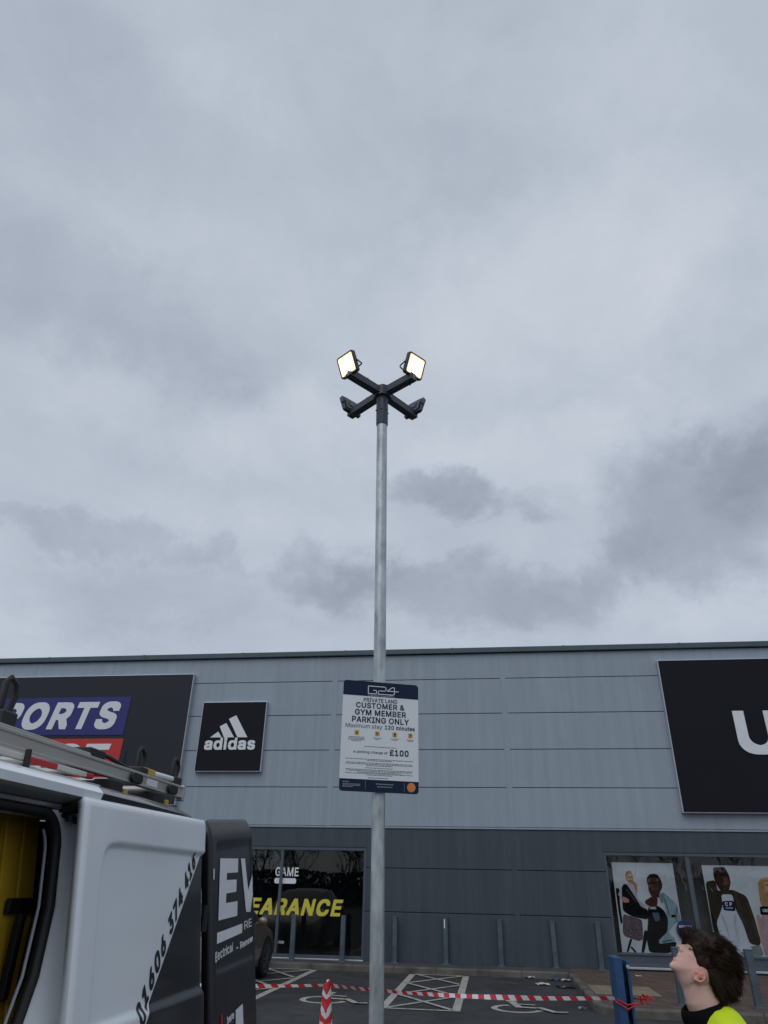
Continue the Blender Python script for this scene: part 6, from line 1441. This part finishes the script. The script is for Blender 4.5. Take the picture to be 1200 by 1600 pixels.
# neck with the throat stretched
rt(b, [(0.030, 0, 0.0), (0.000, 0, -0.035), (0.003, 0, -0.075), (0.022, 0, -0.125), (0.045, 0, -0.19)], [0.050, 0.060, 0.062, 0.064, 0.075], 20)
rball(b, (-0.054, 0, -0.036), (0.012, 0.012, 0.018))
rball(b, (-0.048, 0, 0.003), (0.028, 0.036, 0.020), R(30)); rball(b, (-0.036, 0, -0.014), (0.034, 0.042, 0.026), R(50))
rt(b, [(-0.045, 0, 0.01), (-0.035, 0, -0.03), (-0.030, 0, -0.07)], [0.030, 0.030, 0.030], 14)
TXx = 0.055
rball(b, (TXx, 0, -0.33), (0.095, 0.145, 0.20)); rball(b, (TXx, 0, -0.52), (0.085, 0.13, 0.16)); rball(b, (TXx, 0, -0.62), (0.095, 0.145, 0.11))
rt(b, [(TXx, -0.15, -0.19), (TXx, 0.15, -0.19)], 0.048)
def limb(mb, pts, rs, seg=14):
    rt(mb, pts, rs, seg)
    for p, r in zip(pts, rs): ends(mb, p, r)
for s_ in (-1, 1):
    limb(b, [(TXx, s_ * 0.175, -0.20), (TXx + 0.02, s_ * 0.215, -0.45), (TXx - 0.045, s_ * 0.205, -0.655)], [0.043, 0.035, 0.025])
    limb(b, [(TXx, s_ * 0.08, -0.64), (TXx - 0.01, s_ * 0.095, -0.98), (TXx + 0.02, s_ * 0.10, -1.34)], [0.075, 0.052, 0.036])
    limb(b, [(TXx + 0.02, s_ * 0.10, -1.37), (TXx - 0.12, s_ * 0.115, -1.395)], [0.035, 0.026])
    # hand: palm, four fingers, thumb
    w0 = Vector((TXx - 0.045, s_ * 0.205, -0.655)); pd = Vector((-0.18, 0, -0.98)).normalized()
    rball(b, tuple(w0 + pd * 0.055), (0.030, 0.014, 0.045))
    for fi, (off, L) in enumerate(((-0.026, 0.066), (-0.009, 0.076), (0.009, 0.071), (0.025, 0.056))):
        p0 = w0 + pd * 0.085 + Vector((off, 0, 0)); p1 = p0 + pd * L * 0.5; p2 = p1 + (pd + Vector((0.05, -s_ * 0.55, 0))).normalized() * L * 0.5
        limb(b, [tuple(p0), tuple(p1), tuple(p2)], [0.0095, 0.0088, 0.0075], 8)
    t0 = w0 + pd * 0.03 + Vector((-0.026, 0, 0)); t1 = t0 + Vector((-0.022, -s_ * 0.01, -0.028)); t2 = t1 + Vector((-0.006, -s_ * 0.012, -0.028))
    limb(b, [tuple(t0), tuple(t1), tuple(t2)], [0.012, 0.0105, 0.009], 8)
me = remesh(b, 'body', 0.0030, 2, 0.5)
def skin():
    m = mat('skin', (0.66, 0.43, 0.36), 0.52, 0, 0.13, 22, sss=0.08, spec=0.4, bump=0.12, bscale=420)
    t, b_, c, s = nodes_of(m)
    col_ = s.outputs[0]
    def spot(p, r, colr, w_):
        nonlocal col_
        v = t.nodes.new('ShaderNodeVectorMath'); v.operation = 'DISTANCE'; t.links.new(c.outputs['Object'], v.inputs[0]); v.inputs[1].default_value = p
        mr = t.nodes.new('ShaderNodeMapRange'); mr.interpolation_type = 'SMOOTHSTEP'; t.links.new(v.outputs['Value'], mr.inputs[0])
        mr.inputs[1].default_value = r; mr.inputs[2].default_value = r * 0.45; mr.inputs[3].default_value = 0; mr.inputs[4].default_value = w_
        mx_ = t.nodes.new('ShaderNodeMix'); mx_.data_type = 'RGBA'; t.links.new(mr.outputs[0], mx_.inputs[0]); t.links.new(col_, mx_.inputs[6]); mx_.inputs[7].default_value = (*colr, 1)
        col_ = mx_.outputs[2]
    base = Vector((EX, EY, EZ)) - Vector((EX + 0.05, EY, 0))
    for s_ in (-1, 1):
        spot(base + Vector((-0.018, s_ * 0.072, 0.010)), 0.034, (0.62, 0.24, 0.19), 0.8)
        spot(base + Vector((-0.045, s_ * 0.040, 0.050)), 0.034, (0.66, 0.34, 0.29), 0.5)
    spot(base + Vector((-0.081, 0, 0.052)), 0.016, (0.55, 0.22, 0.21), 0.65); spot(base + Vector((-0.067, 0, 0.063)), 0.014, (0.55, 0.22, 0.21), 0.55)
    spot(base + Vector((-0.055, 0, 0.092)), 0.018, (0.66, 0.33, 0.29), 0.5)
    t.links.new(col_, b_.inputs['Base Color'])
    return m
M['skin'] = skin()
tb = bmesh.new(); tb.from_mesh(me)
sel = [v for v in tb.verts if (v.co - Vector((EX - 0.066, EY, EZ - 0.012))).length < 0.048 and v.co.z < EZ + 0.012]
for _ in range(30): bmesh.ops.smooth_vert(tb, verts=sel, factor=0.5, use_axis_x=True, use_axis_y=True, use_axis_z=True)
tb.to_mesh(me); tb.free(); me.polygons.foreach_set('use_smooth', [True] * len(me.polygons))
pbody = obj_me('body', me, M['skin'], person)
for s_ in (-1, 1):
    q = MB(); rball(q, (-0.0205, s_ * 0.031, 0.0825), (0.0075, 0.0090, 0.0060), 0, 14, 10); obj('eye', q, M['sign_white'], pbody, smooth=60)
    q = MB(); rball(q, (-0.0225, s_ * 0.031, 0.0875), (0.005, 0.005, 0.0022), 0, 10, 6); obj('iris', q, M['rubber'], pbody, smooth=60)
    q = MB(); rt(q, [(-0.030, s_ * 0.030, 0.085), (-0.0265, s_ * 0.040, 0.0850), (-0.018, s_ * 0.044, 0.084)], [0.0012, 0.0016, 0.0012], 6)
    rt(q, [(-0.012, s_ * 0.028, 0.094), (-0.013, s_ * 0.040, 0.091), (-0.016, s_ * 0.045, 0.084)], [0.0016, 0.0020, 0.0012], 6); obj('eyelash', q, M['rubber'], pbody)
# hair: a thick mop swept back, with loose locks
M['hair'] = mat('hair', (0.026, 0.0145, 0.0092), 0.55, 0, 0.6, 40, (1, 1, 1), spec=0.18)
b = MB()
rball(b, (0.082, 0, 0.040), (0.080, 0.083, 0.090)); rball(b, (0.085, 0, -0.008), (0.066, 0.074, 0.055)); rball(b, (0.050, 0, 0.092), (0.068, 0.078, 0.050))
rball(b, (0.006, 0, 0.124), (0.044, 0.066, 0.026), R(12)); rball(b, (0.022, 0, 0.110), (0.044, 0.074, 0.038), R(10))
for s_ in (-1, 1):
    rball(b, (-0.004, s_ * 0.055, 0.082), (0.022, 0.016, 0.032), R(-10)); rball(b, (-0.004, s_ * 0.061, 0.050), (0.016, 0.011, 0.026), R(10)); rball(b, (0.024, s_ * 0.064, 0.045), (0.026, 0.014, 0.030)); rball(b, (0.036, s_ * 0.066, 0.015), (0.026, 0.013, 0.050))
    rball(b, (0.052, s_ * 0.058, -0.018), (0.026, 0.017, 0.045))
hm = remesh(b, 'hair', 0.006, 4, 0.5)
rr = random.Random(3)
hb = bmesh.new(); hb.from_mesh(hm); hb.verts.ensure_lookup_table()
for v in hb.verts:
    v.co += v.normal * (0.003 * noise.noise(v.co * 30) + 0.0015 * noise.noise(v.co * 110))
hb.normal_update()
verts = [(v.co.copy(), v.normal.copy()) for v in hb.verts]
strands = MB(); strands.bm.free(); strands.bm = hb
E0 = Vector((EX, EY, EZ))
for k in range(8000):
    co, n = rr.choice(verts); q = co - E0
    if q.x < -0.006 and q.z < 0.09: continue
    flow = Vector((0.9, 0, 0.15 - 1.1 * max(0, q.x - 0.02) * 9)) if q.z > 0.02 else Vector((0.35, 0, -0.9))
    fringe = q.x < 0.035 and q.z > 0.10
    if fringe: flow = Vector((-0.35, 0, 0.55)) + Vector((1.1, 0, 0)) * rr.random()
    cl = Vector((noise.noise(co * 38), noise.noise(co * 38 + Vector((9, 0, 0))), noise.noise(co * 38 + Vector((0, 9, 0)))))
    flow = (flow - n * flow.dot(n) * 0.9).normalized() + n * rr.uniform(-0.02, 0.10) + (cl - n * cl.dot(n)) * 0.55 + (n * rr.uniform(0.2, 0.6) if k % 6 == 0 else n * 0) + Vector((rr.uniform(-.13, .13), rr.uniform(-.13, .13), rr.uniform(-.13, .13)))
    flow.normalize(); L = rr.uniform(0.025, 0.055) * (0.5 if fringe else 1.0); bend = Vector((rr.uniform(-.3, .3), rr.uniform(-.3, .3), rr.uniform(-.5, .1))) * 0.35
    p0 = co - n * 0.003
    strands.tube([p0, p0 + flow * L * 0.5, p0 + (flow + bend).normalized() * L], [rr.uniform(.0006, .0012), 0.0008, 0.0002], 3, cap=False)
hobj = obj('hair', strands, M['hair'], person, smooth=70, fix=False)
# black collar of the under-jacket
M['black_cloth'] = mat('black_cloth', (0.005, 0.005, 0.006), 0.9, 0, 0.3, 30, bump=0.3, bscale=200, spec=0.12)
b = MB(); rows = []
for i, (z, cx_, rx, ry) in enumerate(((-0.19, 0.036, 0.094, 0.100), (-0.15, 0.018, 0.090, 0.088), (-0.118, 0.003, 0.085, 0.080), (-0.090, 0.000, 0.078, 0.074), (-0.086, 0.000, 0.071, 0.068), (-0.12, 0.006, 0.070, 0.068))):
    row = []
    for k in range(36):
        a = 2 * math.pi * k / 36; ca, sa = math.cos(a), math.sin(a)
        tilt_ = 0.018 * ca * (1 if i > 1 else 0.4) + 0.006 * noise.noise(Vector((ca * 1.5, sa * 1.5, i * 0.4)))
        row.append((EX + cx_ + rx * ca, EY + ry * sa, EZ + z + tilt_))
    rows.append(row)
b.grid(rows, close=True)
co_ = obj('collar', b, M['black_cloth'], person, smooth=70)
sb = co_.modifiers.new('smooth', 'SUBSURF'); sb.levels = 1; sb.render_levels = 2
# hi-vis jacket
def hivis():
    m = mat('hivis', (0.60, 0.78, 0.012), 0.7, 0, 0.12, 7, bump=0.25, bscale=14)
    t, b_, c, s = nodes_of(m); sp = t.nodes.new('ShaderNodeSeparateXYZ'); t.links.new(c.outputs['Object'], sp.inputs[0])
    ay = tmath(t, 'ABSOLUTE', tmath(t, 'SUBTRACT', tmath(t, 'ABSOLUTE', sp.outputs[1]), 0.150))
    brace = tmath(t, 'MULTIPLY', tmath(t, 'LESS_THAN', ay, 0.028), tmath(t, 'LESS_THAN', sp.outputs[2], EZ - 0.142))
    h1 = tmath(t, 'LESS_THAN', tmath(t, 'ABSOLUTE', tmath(t, 'SUBTRACT', sp.outputs[2], 0.90)), 0.026)
    band = tmath(t, 'MAXIMUM', brace, h1)
    mx_ = t.nodes.new('ShaderNodeMix'); mx_.data_type = 'RGBA'; t.links.new(band, mx_.inputs[0]); t.links.new(s.outputs[0], mx_.inputs[6]); mx_.inputs[7].default_value = (0.26, 0.28, 0.30, 1)
    t.links.new(mx_.outputs[2], b_.inputs['Base Color'])
    return m
b = MB()
rball(b, (TXx, 0, -0.32), (0.122, 0.172, 0.205)); rball(b, (TXx, 0, -0.52), (0.115, 0.160, 0.17)); rball(b, (TXx, 0, -0.63), (0.120, 0.168, 0.10))
limb(b, [(TXx, -0.155, -0.205), (TXx, 0.155, -0.205)], [0.062, 0.062])
for s_ in (-1, 1):
    limb(b, [(TXx - 0.020, s_ * 0.062, -0.165), (TXx - 0.012, s_ * 0.150, -0.195)], [0.068, 0.062])
    limb(b, [(TXx + 0.012, s_ * 0.050, -0.150), (TXx, s_ * 0.150, -0.195)], [0.062, 0.058])
    limb(b, [(TXx, s_ * 0.182, -0.215), (TXx + 0.02, s_ * 0.225, -0.45), (TXx - 0.04, s_ * 0.212, -0.635)], [0.060, 0.052, 0.043])
jm_ = remesh(b, 'jacket', 0.007, 3, 0.5)
jb = bmesh.new(); jb.from_mesh(jm_)
for v in jb.verts:
    q = v.co - E0; k = noise.noise(Vector((v.co.x * 14, v.co.y * 9, v.co.z * 7))) * 0.006 + noise.noise(v.co * 26) * 0.003
    v.co += v.normal * k
jb.to_mesh(jm_); jb.free()
jm_.polygons.foreach_set('use_smooth', [True] * len(jm_.polygons))
obj_me('jacket', jm_, hivis(), person)
b = MB()
rball(b, (TXx, 0, -0.66), (0.112, 0.158, 0.09))
for s_ in (-1, 1): limb(b, [(TXx, s_ * 0.08, -0.66), (TXx - 0.01, s_ * 0.097, -0.98), (TXx + 0.02, s_ * 0.102, -1.33)], [0.088, 0.070, 0.058])
obj_me('trousers', remesh(b, 'trousers', 0.008, 3), M['black_cloth'], person)
b = MB()
for s_ in (-1, 1):
    limb(b, [(TXx + 0.03, s_ * 0.102, -1.30), (TXx + 0.03, s_ * 0.102, -1.375)], [0.052, 0.044]); rball(b, (TXx - 0.05, s_ * 0.11, -1.378), (0.125, 0.050, 0.04))
obj_me('boots', remesh(b, 'boots', 0.007, 3), M['rubber'], person)

# ------------------------------------------------------------------ trees and hedge across the road behind the camera (seen only in the shop glass)
M['bark'] = mat('bark', (0.045, 0.036, 0.028), 0.9, 0, 0.3, 4)
def bare_tree(x, y, h, seed, label):
    rr = random.Random(seed); t = thing('bare_tree', label, 'tree', (x, y, 0), WORLD, 'bare trees across the road')
    tr, cw = MB(), MB()
    def grow(p, d, L, r, lvl):
        n = 3; pts = [p]; q = p
        for k in range(n):
            d = (d + Vector((rr.uniform(-.22, .22), rr.uniform(-.22, .22), rr.uniform(-.05, .16)))).normalized(); q = q + d * L / n; pts.append(q)
        (tr if lvl == 0 else cw).tube(pts, [r * (1 - 0.4 * k / n) for k in range(n + 1)], 6 if lvl < 2 else 3, cap=False)
        if lvl >= 5: return
        for k in range(3 if lvl < 4 else 4):
            i = rr.choice((2, 3)) if lvl else rr.choice((1, 2, 3, 3))
            a = rr.uniform(0, 6.28); sp = rr.uniform(.45, .95)
            nd = (d + Vector((math.cos(a) * sp, math.sin(a) * sp, rr.uniform(-.1, .4)))).normalized()
            grow(pts[i], nd, L * rr.uniform(.58, .8), max(0.012, r * 0.55), lvl + 1)
    grow(Vector((x, y, 0)), Vector((0, 0, 1)), h * 0.30, 0.13, 0)
    obj('trunk', tr, M['bark'], t, smooth=60); obj('crown', cw, M['bark'], t, fix=False)
for i, (x, y, h) in enumerate(((-28, -24, 7.5), (-26, -22, 6.5), (-24, -25, 8), (-22.2, -22.5, 7), (-20.3, -24, 7.5), (-18.5, -22, 7.5), (-16.6, -24.5, 8), (-14.5, -22.5, 7), (4, -23, 7), (7.5, -24, 7.5), (10.5, -22, 6.5), (13.5, -25, 8), (17, -23, 7))):
    bare_tree(x, y, h, 40 + i, 'bare winter tree behind the hedge across the road')
hb = MB(); rr = random.Random(9)
hb.box(-60, 60, -28.4, -27.6, 0, 1.6)
for k in range(9000):
    x = rr.uniform(-52, 20); z = rr.random() ** 0.8 * (2.6 + 0.8 * noise.noise(Vector((x * 0.25, 0, 0)))); y = -26.8 - rr.random() * 1.6
    a = Vector((rr.uniform(-1, 1), rr.uniform(-1, 1), rr.uniform(-1, 1))).normalized() * 0.17; c_ = a.orthogonal().normalized() * 0.12; p = Vector((x, y, z))
    hb.face([p - a - c_, p + a - c_, p + a + c_, p - a + c_])
tag(obj('hedge', hb, mat('hedge_leaf', (0.030, 0.038, 0.020), 0.8, 0, 0.4, 1.5), fix=False, base=(0, -27.5, 0)), 'long dark hedge along the road opposite the shops', 'hedge', kind='stuff')
